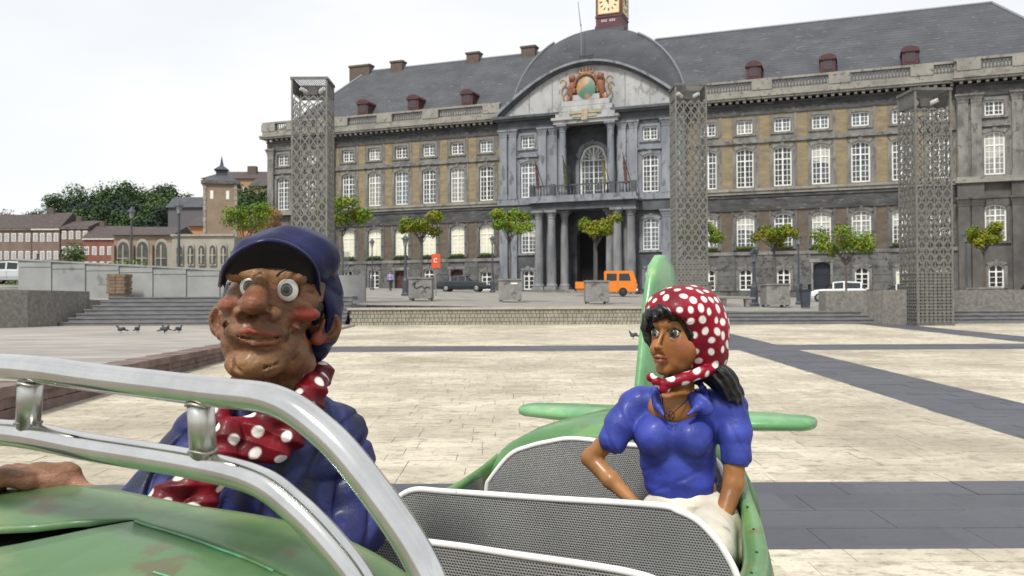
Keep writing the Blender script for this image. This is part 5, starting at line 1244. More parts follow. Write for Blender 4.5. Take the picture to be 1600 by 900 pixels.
q = MB(); nseg = 6; rows_t, rows_b = [], []
for k in range(nseg+1):
    f = k/nseg; bul = 5*math.sin(math.pi*f)
    rows_t.append([tuple(SM_*(a*(1-f)+b*f+(bul+4 if j == 2 else 0)) for j, (a, b) in enumerate(zip(i_, o_))) for i_, o_ in zip(inner, outer)])
    rows_b.append([tuple(SM_*(a*(1-f)+b*f+(bul-1 if j == 2 else 0)) for j, (a, b) in enumerate(zip(i_, o_))) for i_, o_ in zip(inner, outer)])
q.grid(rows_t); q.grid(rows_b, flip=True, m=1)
q.tube([tuple(np.array(p)+np.array([0,0,1.5*SM_-.002])) for p in [tuple(.5*(a+b) for a, b in zip(t_, b_)) for t_, b_ in zip(rows_t[-1], rows_b[-1])]], 3.4*SM_, 8)
M_navy = mat('navy_cap_paint', (.008,.009,.045), .35, col2=(.012,.015,.075), scale=14, coat=.08, spec=.3, bump=.15, bscale=25)
vis_o = q.build('visor', [M_navy, mat('visor_underside_shade', (.003,.003,.006), .7)], MAN, smooth=True)  # visor underside coloured near black, shade under the visor put into the paint
# smock / jacket
J = SDF(); J.ell((-4,30,-330), (138,84,195), 18).cap((-104,28,-208), (88,40,-212), 50, 50, 22).cap((-50,20,-180), (50,30,-180), 44, 44, 20)
J.chain([(-112,24,-218),(-196,-4,-322),(-236,-70,-348)], [54,48,36], 16)
J.chain([(96,38,-218),(132,14,-350),(60,-70,-392)], [54,48,40], 16)
J.ell((10,-20,-150), (52,60,30), 10, True)
def folds(X, Y_, Z):
    a = (X*.045+Z*.028+np.sin(Z*.03)*1.2); b = (X*-.03+Z*.06+Y_*.03)
    r1 = np.abs(np.sin(a*2.1)); r2 = np.abs(np.sin(b*1.7+np.sin(X*.02)))
    m = np.clip((-150-Z)/60, 0, 1); a = (X*.9-Z*.55+18*np.sin(Z*.018+Y_*.02))*.062; r1 = np.abs(np.sin(a)); k = .55+.45*np.sin(X*.021+Z*.013+2)
    b = (X*.35+Z*.9+14*np.sin(X*.03))*.045; r2 = np.abs(np.sin(b)); k2 = np.clip(np.sin(X*.015-Z*.02+.5), 0, 1)
    return m*(10*k*(1-r1)**1.8-4.0*k*(1-np.abs(np.sin(a+.5)))**2 + 7*k2*(1-r2)**1.8)
V, F = sdf_mesh(J, (-300,-150,-520), (200,140,-120), 2.6, folds)
def paint_jacket(V):
    C = np.tile(np.array([.026,.031,.105]), (len(V), 1)); ns = np.sin(V[:,0]*.10-V[:,2]*.05+np.sin(V[:,2]*.04)*2)*np.sin(V[:,2]*.045+V[:,0]*.03)
    C = blend(C, .9*np.clip(ns*1.6-.25, 0, 1), (.032,.036,.055)); C = blend(C, .8*np.clip(-ns*2-.4, 0, 1), (.07,.082,.235))
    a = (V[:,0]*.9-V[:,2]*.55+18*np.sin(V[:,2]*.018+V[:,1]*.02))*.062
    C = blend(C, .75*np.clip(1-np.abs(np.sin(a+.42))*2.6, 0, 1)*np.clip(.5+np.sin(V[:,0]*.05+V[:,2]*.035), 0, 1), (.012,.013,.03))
    C = blend(C, .6*blob(V, (115,0,-330), (50,80,130), 1.0), (.022,.026,.12)); return C
np_obj('jacket', V, F, SM_, M_cloth, MAN, paint_jacket)
# neckerchief
K = SDF()
K.chain([(68,30,-112),(56,-26,-130),(22,-66,-165),(-30,-80,-182),(-66,-78,-176)], [20,22,22,21,17], 12)
K.chain([(70,34,-112),(20,70,-112),(-40,50,-120),(-78,-8,-140),(-78,-60,-165)], [24,24,22,20,18], 10)
K.chain([(60,-26,-152),(24,-78,-196),(-40,-92,-208)], [16,20,15], 10).chain([(40,-50,-178),(4,-88,-216),(-44,-96,-212)], [12,17,13], 8)
K.ell((-66,-98,-188), (24,18,26), 5)
K.chain([(-70,-102,-204),(-100,-112,-236),(-150,-112,-272),(-176,-106,-288)], [15,20,23,12], 8)
K.chain([(-62,-104,-206),(-84,-114,-246),(-104,-116,-290),(-122,-112,-330)], [13,18,23,19], 8)
V, F = sdf_mesh(K, (-215,-155,-370), (115,110,-70), 2.0, lambda X, Y_, Z: 3.6*np.abs(np.sin(X*.03+Z*.13+Y_*.04+np.sin(X*.03)))-.8*np.abs(np.sin(X*.07-Z*.05)))
def paint_kerchief(V):
    C = np.tile(np.array([.18,.010,.018]), (len(V), 1)); C = blend(C, .5+.5*np.sin(V[:,0]*.08+V[:,2]*.1), (.10,.006,.011)); return blend(C, dots(V, 31, 7.5, 3), (.76,.72,.68))
np_obj('neckerchief', V, F, SM_, M_cloth, MAN, paint_kerchief)

# ================================================================ woman in the headscarf
SW = 1.86/1000
WOM = thing('painted_figure', 'painted figure of a woman in blue blouse and red dotted headscarf', 'statue', (.4925, 2.60, 1.514), math.atan2(-.4925, 2.60))
B = SDF()
B.ell((5,10,10), (46,54,52), 6).ell((-8,-9,-14), (40,39,44), 8).ell((-14,-16,-40), (29,28,25), 9).ell((-27,-31,-54), (13,13,10), 7)
B.ell((4,-32,-24), (20,16,18), 8)
B.ell((-12,-48,2), (9.5,4.5,6), 5, True).ell((-40,-35,1), (7,5,5.5), 5, True).ell((-18,-34,16), (26,16,14), 8)
B.cap((-29,-43,3), (-36,-51,-15), 2.6, 3.0, 6).ell((-37.5,-54,-19), (4.6,4.6,3.8), 3.5).ell((-32,-51.5,-20.5), (4.2,3.6,3.2), 3).ell((-40,-48,-20.5), (2.6,3.4,2.8), 2)
B.ell((-2,-32,-24), (20,15,17), 8).ell((-36,-30,-24), (13,13,14), 7)
B
B.cap((-44,-46,-36.5), (-22,-49,-38), 1.0, 1.0, 1.5, True)
B.chain([(-44,-45,-35),(-36,-51,-33.4),(-31,-51.5,-34.5),(-22,-48,-36.5)], [1.2,2.6,2.6,1.2], 2).chain([(-43,-45,-39.5),(-33,-50.5,-41.5),(-24,-48,-39.5)], [1.2,3.2,1.4], 2)
B.cap((2,8,-45), (-8,22,-118), 21, 23, 10)
B.ell((-14,24,-128), (56,24,36), 16).ell((-10,26,-180), (50,28,70), 16).ell((-14,-2,-116), (40,26,30), 14)
B.ell((0,22,-250), (52,36,50), 14)
B.chain([(-76,20,-118),(-104,8,-158),(-146,22,-202)], [20,17.5,14], 8).chain([(-146,22,-202),(-112,0,-232),(-76,-16,-262)], [15,13.5,9], 6)
B.ell((-68,-20,-272), (13,9,14), 5)
for i in range(4): B.chain([(-66+i*2,-28+i*4,-272),(-54+i*2,-34+i*5,-280),(-46+i*2,-33+i*5,-290)], [5,4.5,3.5], 2)
B.chain([(-74,-14,-270),(-72,2,-282),(-66,10,-290)], [5,4.5,3.5], 2)
B.chain([(74,20,-118),(79,11,-170),(76,-2,-232)], [18.5,18,15.5], 8).chain([(76,-2,-232),(56,-28,-285),(40,-48,-318)], [15.5,13.5,9.5], 6)
B.ell((34,-56,-330), (13,13,10), 5)
for i in range(4): B.chain([(26+i*6,-64,-332),(20+i*6,-78,-338),(16+i*6,-88,-346)], [5,4.6,3.6], 2)
B.chain([(24,-52,-328),(14,-60,-332),(8,-66,-338)], [5.5,5,4], 2)
B.chain([(-30,10,-300),(-50,-110,-305),(-50,-135,-380)], [36,30,22], 10).chain([(34,10,-300),(30,-110,-305),(26,-135,-380)], [36,30,22], 10)
V, F = sdf_mesh(B, (-170,-165,-420), (110,85,75), 1.7)
def paint_wom(V):
    C = np.tile(np.array([.40,.19,.080]), (len(V), 1)); ns = np.sin(V[:,0]*.07+V[:,2]*.05)*np.sin(V[:,1]*.06-V[:,2]*.08)
    C = blend(C, .45+.4*ns, (.27,.12,.048)); C = blend(C, .55*blob(V, (2,-44,-20), (15,14,14), 1), (.30,.085,.05))
    C = blend(C, .5*blob(V, (-60,0,-215), (110,60,120), .5)*(V[:,2] < -160), (.37,.20,.095))
    lip = np.minimum(seg_dist(V, [(-42,-47,-35),(-31,-52,-34),(-23,-49,-36.5)]), seg_dist(V, [(-41,-47,-40),(-33,-52,-41),(-25,-49,-39.5)]))
    C = blend(C, .8*np.clip((3.6-lip)/1.2, 0, 1), (.27,.075,.06))
    C = blend(C, .9*np.clip((1.3-seg_dist(V, [(-44,-47,-37),(-22,-50,-38)]))/1, 0, 1), (.04,.015,.012))
    return C
np_obj('body', V, F, SW, M_skinw, WOM, paint_wom)
for c, r, gz in (((-12,-44.5,1.5), 7.6, (-.35,-.94,.03)), ((-39,-34,.5), 6.2, (-.75,-.66,.03))):
    e = eyeball(WOM, c, r, gz, 56, 30, mat('dark_green_iris', (.06,.07,.04), .3, coat=.4), SW, .95); e.location = [k*SW for k in c]
for pts, rr in (([(-22,-52,4),(-17,-53,7.6),(-11,-51,8.6),(-3,-46,4.5),(0,-44,5.5)], 1.15), ([(-20,-52,-2),(-12,-52,-4.6),(-4,-47,-2.2)], .5), ([(-45,-35,5),(-41,-41,7),(-35,-44,4.5)], .9),
                ([(-21,-49.5,16.5),(-15,-50.5,19.5),(-7,-48.5,19.5),(3,-42,13)], .6), ([(-45,-34,13),(-41,-39,17.5),(-36,-43.5,16.5)], .5)):
    q = MB(); q.tube([tuple(k*SW for k in p) for p in spline(pts, 5)], rr*SW, 6); q.build('eye_line', M_line, WOM, smooth=True)
# hair: fringe, side locks and low ponytail
H_ = SDF()
H_.chain([(-50,-22,12),(-47,-30,28),(-30,-44,36),(-4,-44,36),(14,-34,26)], [8,9,11,12,12], 6).chain([(-10,-50,34),(6,-48,28),(20,-36,14),(20,-30,-8),(16,-32,-24)], [12,13,11,10,6], 5)
H_.chain([(-28,-50,34),(-36,-47,27),(-40,-44,20)], [9,7,4], 4).chain([(-52,-18,26),(-55,-14,8),(-53,-16,-10),(-48,-20,-22)], [8,7,6,3], 4).chain([(-22,-52,36),(-18,-53,28),(-16,-52,23)], [8,6,3], 4)
H_.chain([(-2,-51,31),(8,-47,17),(12,-43,0),(9,-42,-17)], [9,8,7,2.5], 4)
H_.chain([(-18,-52,36),(-4,-51,29),(10,-45,22)], [7,7,5], 3)
H_.chain([(22,2,-56),(44,-6,-62),(62,-8,-72),(76,-4,-92),(84,0,-104)], [14,17,20,16,8], 6).chain([(40,-10,-56),(58,-18,-60),(74,-14,-74)], [9,11,9], 4).ell((-2,4,-62), (26,24,14), 6).chain([(-14,-20,-66),(-36,-6,-92)], [12,8], 5)
V, F = sdf_mesh(H_, (-80,-80,-130), (110,40,75), 1.6, lambda X, Y_, Z: 1.1*np.sin((X*.30+Z*.20+Y_*.25)*1.1+np.sin(X*.07+Z*.06)*3.0)+.4*np.sin(X*.7+Z*.5+np.sin(Z*.1)*2))
np_obj('hair', V, F, SW, M_hair, WOM)
# headscarf
Sc = SDF(); Sc.ell((18,14,5), (55,61,69), 6).ell((-2,-8,32), (56,56,42), 10).ell((36,16,-30), (36,48,42), 10)
Sc.ell((-46,-52,-24), (60,56,64), 4, True).ell((-34,-66,4), (42,40,30), 4, True)
Sc.chain([(56,-8,-52),(30,-36,-58),(4,-44,-67),(-22,-48,-75),(-34,-46,-74)], [8,9,9,8,7], 4)
Sc.ell((-38,-47,-72), (8,8,8), 3).ell((-47,-45,-66), (7,6,7), 3).ell((-26,-50,-82), (9,6,8), 3)
V, F = sdf_mesh(Sc, (-75,-110,-105), (95,95,95), 1.45, lambda X, Y_, Z: 1.0*np.abs(np.sin(X*.06+Y_*.1+Z*.02))-.7*np.abs(np.sin(Z*.05+X*.1)))
def paint_scarf(V):
    C = np.tile(np.array([.30,.013,.030]), (len(V), 1)); C = blend(C, .5+.5*np.sin(V[:,0]*.06+V[:,2]*.05), (.19,.009,.022)); return blend(C, dots(V, 15.8, 5.0, 8), (.80,.76,.72))
np_obj('headscarf', V, F, SW, M_cloth, WOM, paint_scarf)
# blouse
J = SDF(); J.ell((-12,26,-150), (74,40,52), 12).ell((-8,24,-200), (60,40,62), 14).ell((-2,22,-240), (57,41,38), 10)
J.cap((-66,20,-112), (68,22,-114), 26, 26, 14)
J.ell((-42,-10,-158), (32,29,31), 14).ell((14,-12,-160), (32,29,31), 14)
J.chain([(-76,18,-116),(-98,8,-148),(-105,4,-166)], [25,25,21], 10).chain([(76,20,-116),(80,10,-156),(79,6,-184)], [25,25,21], 10)
J.cap((-103,4,-158), (-107,2,-168), 23.5, 23.5, 3).cap((80,6,-180), (80,5,-190), 23.5, 23.5, 3)
J.ell((-136,-2,-226), (34,42,44), 2.5, True, rot=(0,35,0)).ell((76,0,-244), (30,42,46), 2.5, True)
J.cap((2,20,-60), (-4,10,-100), 24, 24, 4, True).cap((-4,-40,-92), (-19,-60,-142), 27, 3, 2.5, True).cap((-4,-20,-92), (-16,-40,-138), 27, 3, 2.5, True)
V, F = sdf_mesh(J, (-150,-70,-280), (130,80,-75), 1.8, lambda X, Y_, Z: .8*np.sin(X*.22+Z*.06)*np.clip((np.abs(X+0)-60)/30, 0, 1)+1.4*np.sin(Z*.2+X*.05)*np.clip((-225-Z)/15, 0, 1)+.8*np.sin(X*.1+Z*.09)+1.5*np.clip(1-np.abs(np.sin((X*.5+Z*.25)*.16))*2.5,0,1)*np.clip((np.abs(X)-62)/20,0,1)+1.3*np.clip(1-np.abs(np.sin((Z*.7-X*.35)*.12))*2.2,0,1)*np.clip((-195-Z)/25,0,1))
def paint_blouse(V):
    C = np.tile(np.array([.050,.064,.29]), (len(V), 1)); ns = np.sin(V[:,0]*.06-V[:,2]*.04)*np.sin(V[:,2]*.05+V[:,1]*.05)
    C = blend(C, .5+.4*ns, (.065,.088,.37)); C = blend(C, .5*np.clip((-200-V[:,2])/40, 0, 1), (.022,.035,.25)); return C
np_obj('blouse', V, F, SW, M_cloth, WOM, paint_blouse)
CO = SDF()
CO.chain([(-40,0,-84),(-40,-14,-98),(-35,-28,-114),(-28,-38,-124)], [4.5,6,5.5,2.5], 4).ell((26,-26,-107), (25,6,15), 5, rot=(0,28,-30)).ell((-41,-16,-100), (6,12,20), 5, rot=(-35,0,0)).chain([(32,-2,-86),(34,-16,-100),(22,-33,-112),(8,-41,-122)], [4.5,5.5,5.5,2.5], 5).chain([(-44,-2,-88),(-34,24,-80),(0,36,-74),(26,20,-78),(32,-4,-88)], [5]*5, 4)
V, F = sdf_mesh(CO, (-65,-70,-145), (65,55,-55), 1.6)
np_obj('collar', V, F, SW, M_cloth, WOM, paint_blouse)
q = MB(); q.tube([tuple(k*SW for k in p) for p in spline([(-32,-12,-92),(-30,-29,-106),(-27,-37,-118),(-19,-40,-124),(-10,-38,-116),(4,-30,-104),(14,-18,-94)], 5)], .75*SW, 5)
q.tube([((-20+7.5*math.cos(a))*SW, -41.5*SW, (-124+7.5*math.sin(a))*SW) for a in np.linspace(0, 2*math.pi, 18)], .8*SW, 5)
for a in (90, 270, 215, 325): q.tube([(-20*SW,-41.8*SW,-124*SW), ((-20+7.5*math.cos(R(a)))*SW, -41.8*SW, (-124+7.5*math.sin(R(a)))*SW)], .8*SW, 5)
q.build('peace_sign_necklace', M_line, WOM)
SK = SDF(); SK.ell((2,20,-268), (58,40,34), 8).chain([(-30,10,-302),(-50,-106,-306)], [46,38], 14).chain([(36,10,-302),(36,-106,-306)], [48,38], 14).chain([(50,0,-290),(66,-6,-330)], [36,30], 10)
V, F = sdf_mesh(SK, (-110,-160,-370), (120,80,-215), 2.0, lambda X, Y_, Z: .8*np.sin(X*.2+Z*.15))
np_obj('skirt', V, F, SW, mat('cream_skirt_paint', (.50,.46,.36), .5, col2=(.60,.57,.48), scale=8, bump=.3, bscale=16, wear=(.35,.31,.22), wscale=12, wlo=.6), WOM)

# distant person
PS = [o for o in bpy.data.objects if o.get('category') == 'person'][0]
B = SDF(); B.ell((0,0,1600), (85,95,115), 20).cap((0,0,1500), (0,0,1400), 55, 60, 20).ell((0,0,1250), (170,110,210), 60).ell((0,0,980), (155,110,120), 60)
for s in (-1, 1):
    B.chain([(s*90,0,950),(s*100,s*120,500),(s*100,s*190-40,80)], [90,62,42], 30).ell((s*100,s*190-90,40), (45,115,40), 15)
    B.chain([(s*195,0,1390),(s*235,-s*60,1100),(s*225,-s*150,850)], [58,46,34], 20).ell((s*222,-s*165,780), (28,40,60), 10)
V, F = sdf_mesh(B, (-320,-350,-10), (320,350,1760), 17)
def paint_p(V):
    C = np.tile(np.array([.05,.05,.07]), (len(V), 1)); C[V[:,2] > 960] = (.40,.38,.60); C[V[:,2] > 1440] = (.4,.25,.18); C[(V[:,2] > 1640) | ((V[:,2] > 1560) & (V[:,1] > 10))] = (.03,.02,.015); return C
np_obj('body', V, F, .001, M_cloth, PS, paint_p)

# ================================================================ ride vehicle: green aeroplane
def green(name, c1, c2, **k): return mat(name, c1, .34, col2=c2, scale=6, coat=.2, lo=.42, hi=.58, **k)
M_gr = green('weathered_green_paint', (.085,.22,.075), (.14,.30,.10), wear=(.13,.17,.05), wscale=5, wlo=.56, bump=.12, bscale=9)
M_gr2 = green('pale_tail_green_paint', (.10,.27,.11), (.165,.36,.16), wear=(.30,.40,.16), wscale=7, wlo=.60, bump=.1, bscale=14)
M_grh = mat('scuffed_hood_green_paint', (.085,.185,.07), .44, col2=(.18,.245,.095), scale=4, detail=10, lo=.42, hi=.58, coat=.2, spec=.35, wear=(.115,.12,.05), wscale=9, wlo=.57, bump=.10, bscale=14)
M_chr = mat('scratched_stainless_tube', (.70,.70,.69), .10, metal=1.0, col2=(.58,.58,.57), scale=18, detail=8)
M_weld = mat('discoloured_weld', (.38,.33,.26), .4, metal=.9, col2=(.55,.53,.48), scale=40)
M_trim = mat('chipped_white_trim', (.72,.70,.68), .45, wear=(.05,.05,.06), wscale=70, wlo=.66)
AX = -math.atan2(.427, .904)
PLN = thing('ride_plane', 'green painted fairground aeroplane with a steel windscreen frame carrying the two figures', 'ride vehicle', (-.284, 1.762, 0), AX)
def perf_mat():
    m = bpy.data.materials.new('perforated_sheet_metal'); m.use_nodes = True; t = m.node_tree; N = t.nodes; b = N['Principled BSDF']; Lk = t.links.new
    tcn = N.new('ShaderNodeTexCoord'); sp = N.new('ShaderNodeSeparateXYZ'); Lk(tcn.outputs['Object'], sp.inputs[0])
    def M(op, a, bb=None):
        q = N.new('ShaderNodeMath'); q.operation = op
        for i, x in enumerate((a, bb)):
            if x is None: continue
            if isinstance(x, (int, float)): q.inputs[i].default_value = x
            else: Lk(x, q.inputs[i])
        return q.outputs[0]
    px = .0070; su = M('ADD', sp.outputs[0], sp.outputs[1]); d = None
    for ox, oz in ((0, 0), (.5, .5)):
        a = M('SUBTRACT', M('FRACT', M('ADD', M('DIVIDE', su, px), ox+100)), .5)
        c = M('MULTIPLY', M('SUBTRACT', M('FRACT', M('ADD', M('DIVIDE', sp.outputs[2], px*1.732), oz+100)), .5), 1.732)
        e = M('SQRT', M('ADD', M('MULTIPLY', a, a), M('MULTIPLY', c, c))); d = e if d is None else M('MINIMUM', d, e)
    r = N.new('ShaderNodeMapRange'); Lk(d, r.inputs[0]); r.inputs[1].default_value = .25; r.inputs[2].default_value = .33
    nz_ = N.new('ShaderNodeTexNoise'); nz_.inputs['Scale'].default_value = 5; nz_.inputs['Detail'].default_value = 5; Lk(tcn.outputs['Object'], nz_.inputs['Vector'])
    c1 = N.new('ShaderNodeMix'); c1.data_type = 'RGBA'; Lk(nz_.outputs[0], c1.inputs[0]); c1.inputs[6].default_value = (.22,.22,.215,1); c1.inputs[7].default_value = (.40,.40,.39,1)
    x = N.new('ShaderNodeMix'); x.data_type = 'RGBA'; Lk(r.outputs[0], x.inputs[0]); x.inputs[6].default_value = (.012,.012,.014,1); Lk(c1.outputs[2], x.inputs[7]); Lk(x.outputs[2], b.inputs['Base Color'])
    b.inputs['Roughness'].default_value = .4; Lk(M('MULTIPLY', r.outputs[0], .45), b.inputs['Metallic'])
    bp = N.new('ShaderNodeBump'); bp.inputs['Strength'].default_value = .5; bp.inputs['Distance'].default_value = .002; Lk(r.outputs[0], bp.inputs['Height']); Lk(bp.outputs[0], b.inputs['Normal'])
    return m
M_perf = perf_mat()
def loft(rings, closed=True):
    q = MB(); k = len(rings[0]); q.v = [p for r_ in rings for p in r_]
    q.f = [(i*k+j, i*k+(j+1) % k, (i+1)*k+(j+1) % k, (i+1)*k+j) for i in range(len(rings)-1) for j in range(k if closed else k-1)]; q.m = [0]*len(q.f)
    if closed: q.f += [tuple(range(k))[::-1], tuple(range((len(rings)-1)*k, len(rings)*k))]; q.m += [0, 0]
    return q
sgp = lambda c, p: math.copysign(abs(c)**p, c)
# fin: rings stacked in z
fin = [(1.10,1.68,2.42),(1.25,1.74,2.40),(1.44,1.81,2.36),(1.60,1.87,2.32),(1.70,1.92,2.27),(1.75,1.96,2.22),(1.78,2.0,2.17),(1.795,2.04,2.13)]
rings = []
for z, a, b in fin:
    tk = .032 if z < 1.78 else .02; rings.append([(tk*sgp(math.sin(t_), .6), (a+b)/2-(b-a)/2*sgp(math.cos(t_), .85), z) for t_ in np.linspace(0, 2*math.pi, 29)[:-1]])
loft(rings).build('tail_fin', M_gr2, PLN, smooth=True)
rings = []
for u_, ch, tk in ((-.60,.05,.014),(-.59,.075,.021),(-.56,.10,.026),(-.4,.135,.030),(0,.17,.033),(.4,.135,.030),(.56,.10,.026),(.59,.075,.021),(.60,.05,.014)):
    rings.append([(u_, 2.0+abs(u_)*.08-ch*sgp(math.cos(t_), .75), 1.148+tk*sgp(math.sin(t_), .75)) for t_ in np.linspace(0, 2*math.pi, 29)[:-1]])
loft(rings).build('tailplane', M_gr2, PLN, smooth=True)
# rear fuselage
rings = []
for v_, uc, hw, zt, zb, pw in ((1.375,.03,.475,1.155,.50,.62),(1.40,.03,.48,1.175,.5,.62),(1.5,.028,.44,1.20,.56,.66),(1.7,.02,.33,1.215,.68,.75),(1.9,.01,.22,1.215,.82,.85),(2.15,0,.12,1.205,.95,.95),(2.45,0,.03,1.18,1.08,1)):
    rings.append([(uc+hw*sgp(math.cos(t_), pw), v_, (zt+zb)/2+(zt-zb)/2*sgp(math.sin(t_), pw)) for t_ in np.linspace(0, 2*math.pi, 41)[:-1]])
loft(rings).build('rear_fuselage', M_gr, PLN, smooth=True)
# cockpit side walls with a flat rim
RIM_R = spline([(-.5,.56,1.10),(-.2,.60,1.04),(.2,.635,.985),(.5,.645,.97),(.75,.64,.975),(1.0,.585,1.005),(1.2,.515,1.055),(1.34,.475,1.075),(1.40,.46,1.06)], 5)
RIM_L = spline([(-.5,-.56,1.10),(-.2,-.56,1.04),(.2,-.54,.99),(.6,-.53,.965),(1.0,-.50,.975),(1.2,-.475,.995),(1.32,-.455,1.02),(1.42,-.43,1.06)], 5)
for nm, Rm, s in (('cockpit_side', RIM_R, 1), ('cockpit_side', RIM_L, -1)):
    rows = []
    for v_, u_, z_ in Rm:
        wd = .062*min(1, max(.35, (1.45-v_)/.5)); 
        rows.append([(u_-s*wd, v_, z_-.42),(u_-s*wd, v_, z_-.012),(u_-s*wd*.9, v_, z_-.002),(u_-s*wd*.5, v_, z_+.004),(u_-s*.008, v_, z_-.001),(u_, v_, z_-.012),(u_+s*.02, v_, z_-.10),(u_+s*.015, v_, z_-.25),(u_-s*.06, v_, z_-.42),(u_-s*.2, v_, .52)])
    loft(rows, False).build(nm, M_gr, PLN, smooth=True)
MB().box(-.5,.6,-.5,1.4,.50,.54).build('floor', M_dpole, PLN)
q = MB()
for v_, u_, z_ in RIM_R[::3]: q.lathe([(.004,0),(.0035,.003),(.001,.004)], (u_-.03, v_, z_+.003), 8)
q.build('rivet', M_dpole, PLN, kind='stuff')
# seat shells of perforated sheet with white edging
def seat_shell(name, label, pts, v_, zb, curve=.0, trim=.0085, lean=.0):
    P = spline([(a, b, 0) for a, b in pts], 6); n_ = len(P); uc = (P[0][0]+P[-1][0])/2; hw = (P[-1][0]-P[0][0])/2
    yo = lambda u_, z_: v_-curve*((u_-uc)/hw)**2*1.0+lean*(z_-zb)
    q = MB(); NR = 6
    top = [(a, yo(a, b), b) for a, b, _ in P]; 
    for off, fl in ((0, False), (.006, True)):
        rows = [[(a, y_+off-lean*(b-zb)*(r_/NR), lerp(b, zb, r_/NR)) for a, y_, b in top] for r_ in range(NR+1)]; q.grid(rows, flip=not fl)
    o = q.build(name, M_perf, PLN, smooth=False)
    if label: o['label'] = label
    q = MB(); q.tube([(a, y_+.003, b+.001) for a, y_, b in top], trim, 10, flat=1); q.build('edge_trim', M_trim, o, smooth=True)
    return o
seat_shell('seat_back', 'perforated backrest behind the woman', [(-.425,.80),(-.421,.948),(-.401,.994),(-.326,1.078),(-.253,1.111),(-.181,1.131),(-.088,1.147),(.102,1.138),(.344,1.128),(.41,1.06),(.425,.95),(.43,.8)], 1.335, .55, 0, .0085)
seat_shell('seat_back', 'perforated rear face of the front bench with white edging', [(-.47,.85),(-.432,.965),(-.359,1.034),(-.277,1.096),(-.158,1.104),(.117,1.111),(.40,1.120),(.459,1.111),(.504,1.093),(.541,1.06),(.563,1.033),(.592,.979),(.61,.90),(.615,.8)], .60, .55, 0, .0085)
seat_shell('seat_back', 'perforated front bench backrest nearest the camera', [(-.20,.95),(-.177,1.059),(-.15,1.077),(.055,1.081),(.207,1.078),(.47,1.071),(.54,1.04),(.57,.95)], .22, .55, 0, .008)
q = MB(); q.add([(-.43,1.0,.55),(-.43,1.335,.55),(-.43,1.335,1.0),(-.43,1.0,.955)], [(0,1,2,3)]); q.build('side_panel', M_perf, PLN)
q = MB(); q.add([(.50,.62,.55),(.46,1.33,.55),(.445,1.33,1.0),(.56,.62,.93)], [(0,1,2,3)]); q.build('side_panel', mat('dark_red_lining', (.05,.008,.015), .8), PLN)
MB().box(-.42,.45,.85,1.33,.55,.72).build('seat_cushion', M_dpole, PLN); MB().box(-.45,.55,-.2,.2,.55,.78).build('seat_cushion', M_dpole, PLN)
# hood (two overlapping panels with an open seam) and nose
def zh(u_, v_, drop=0):
    c = .0; x = min(.9999, abs((u_-c)/.60)); top = 1.325-.33*max(0, -.5-v_)**1.8*1.2+.010-.022*min(1, max(0, (u_+.3)/.35))
    return .85+(top-.85)*(1-x**3.6)**.45-drop
v_up = lambda u_: float(np.interp(u_, [-.6,-.2,-.119,-.082,-.046,-.012,.02,.126,.207,.3,.6], [-.88,-.73,-.681,-.662,-.63,-.609,-.589,-.608,-.622,-.63,-.63]))
v_lo = lambda u_: float(np.interp(u_, [-.6,-.2,-.119,-.072,-.055,-.041,-.011,.024,.126,.207,.3,.6], [-1.02,-.83,-.755,-.713,-.695,-.676,-.637,-.5925,-.6085,-.6225,-.6305,-.6305]))
us = sorted(set([round(-.6*math.cos(math.pi*i/60)*.9995, 5) for i in range(61)]+[round(-.2+.005*i, 5) for i in range(60)]))
rows = []
for j in range(11):
    f = j/10; rows.append([(u_, lerp(v_up(u_), -.50, f), zh(u_, lerp(v_up(u_), -.50, f))) for u_ in us])
fl = lambda u_: max(.04, min(1, (.03-u_)/.06))
rows = [[(u_, v_up(u_)+.003, zh(u_, v_up(u_))-.008*fl(u_)) for u_ in us]]+rows+[[(u_, -.488, zh(u_, -.5)-.012) for u_ in us],[(u_*.97, -.495, zh(u_, -.5)-.06) for u_ in us]]
q = MB(); q.grid(rows, flip=False); q.build('cowl_panel', M_grh, PLN, smooth=True)
rows = []
for j in range(22):
    f = j/21; rows.append([(u_*(1-.55*f**2.2), lerp(v_lo(u_), -1.75, f), lerp(zh(u_, lerp(v_lo(u_), -1.75, f), .003*fl(u_)), .95, .0*f)) for u_ in us])
rows = [[(u_, v_lo(u_)+.02*fl(u_), zh(u_, v_lo(u_))-.06*fl(u_)) for u_ in us],[(u_, v_lo(u_)+.008*fl(u_), zh(u_, v_lo(u_))-.012*fl(u_)) for u_ in us]]+rows
q = MB(); q.grid(rows); q.build('nose_panel', M_grh, PLN, smooth=True)
q = MB(); q.grid([[(u_*.985, v_, zh(u_, v_)-.03) for u_ in us] for v_ in (-1.5,-1.3,-1.1,-.95,-.8,-.7,-.6,-.5)]); q.build('inner_skin', M_dpole, PLN)
# bright bare seam to the right of the opening
q = MB(); q.tube([(u_, v_up(u_)-.002, zh(u_, v_up(u_))+.0005) for u_ in np.linspace(.03, .30, 20)], .0016, 6); q.build('seam', mat('turquoise_chipped_seam', (.12,.42,.24), .4, col2=(.10,.22,.09), scale=25), PLN)
q = MB()
for a, b, c, d in ((-.05,-.76,.06,-.80), (.18,-.70,.25,-.715), (.30,-.735,.33,-.76)): q.tube([(a,b,zh(a,b)+.0003),((a+c)/2,(b+d)/2+.006,zh((a+c)/2,(b+d)/2+.006)+.0003),(c,d,zh(c,d)+.0003)], .0012, 4)
q.build('scratch', mat('turquoise_scratch', (.14,.45,.27), .4), PLN, kind='stuff')
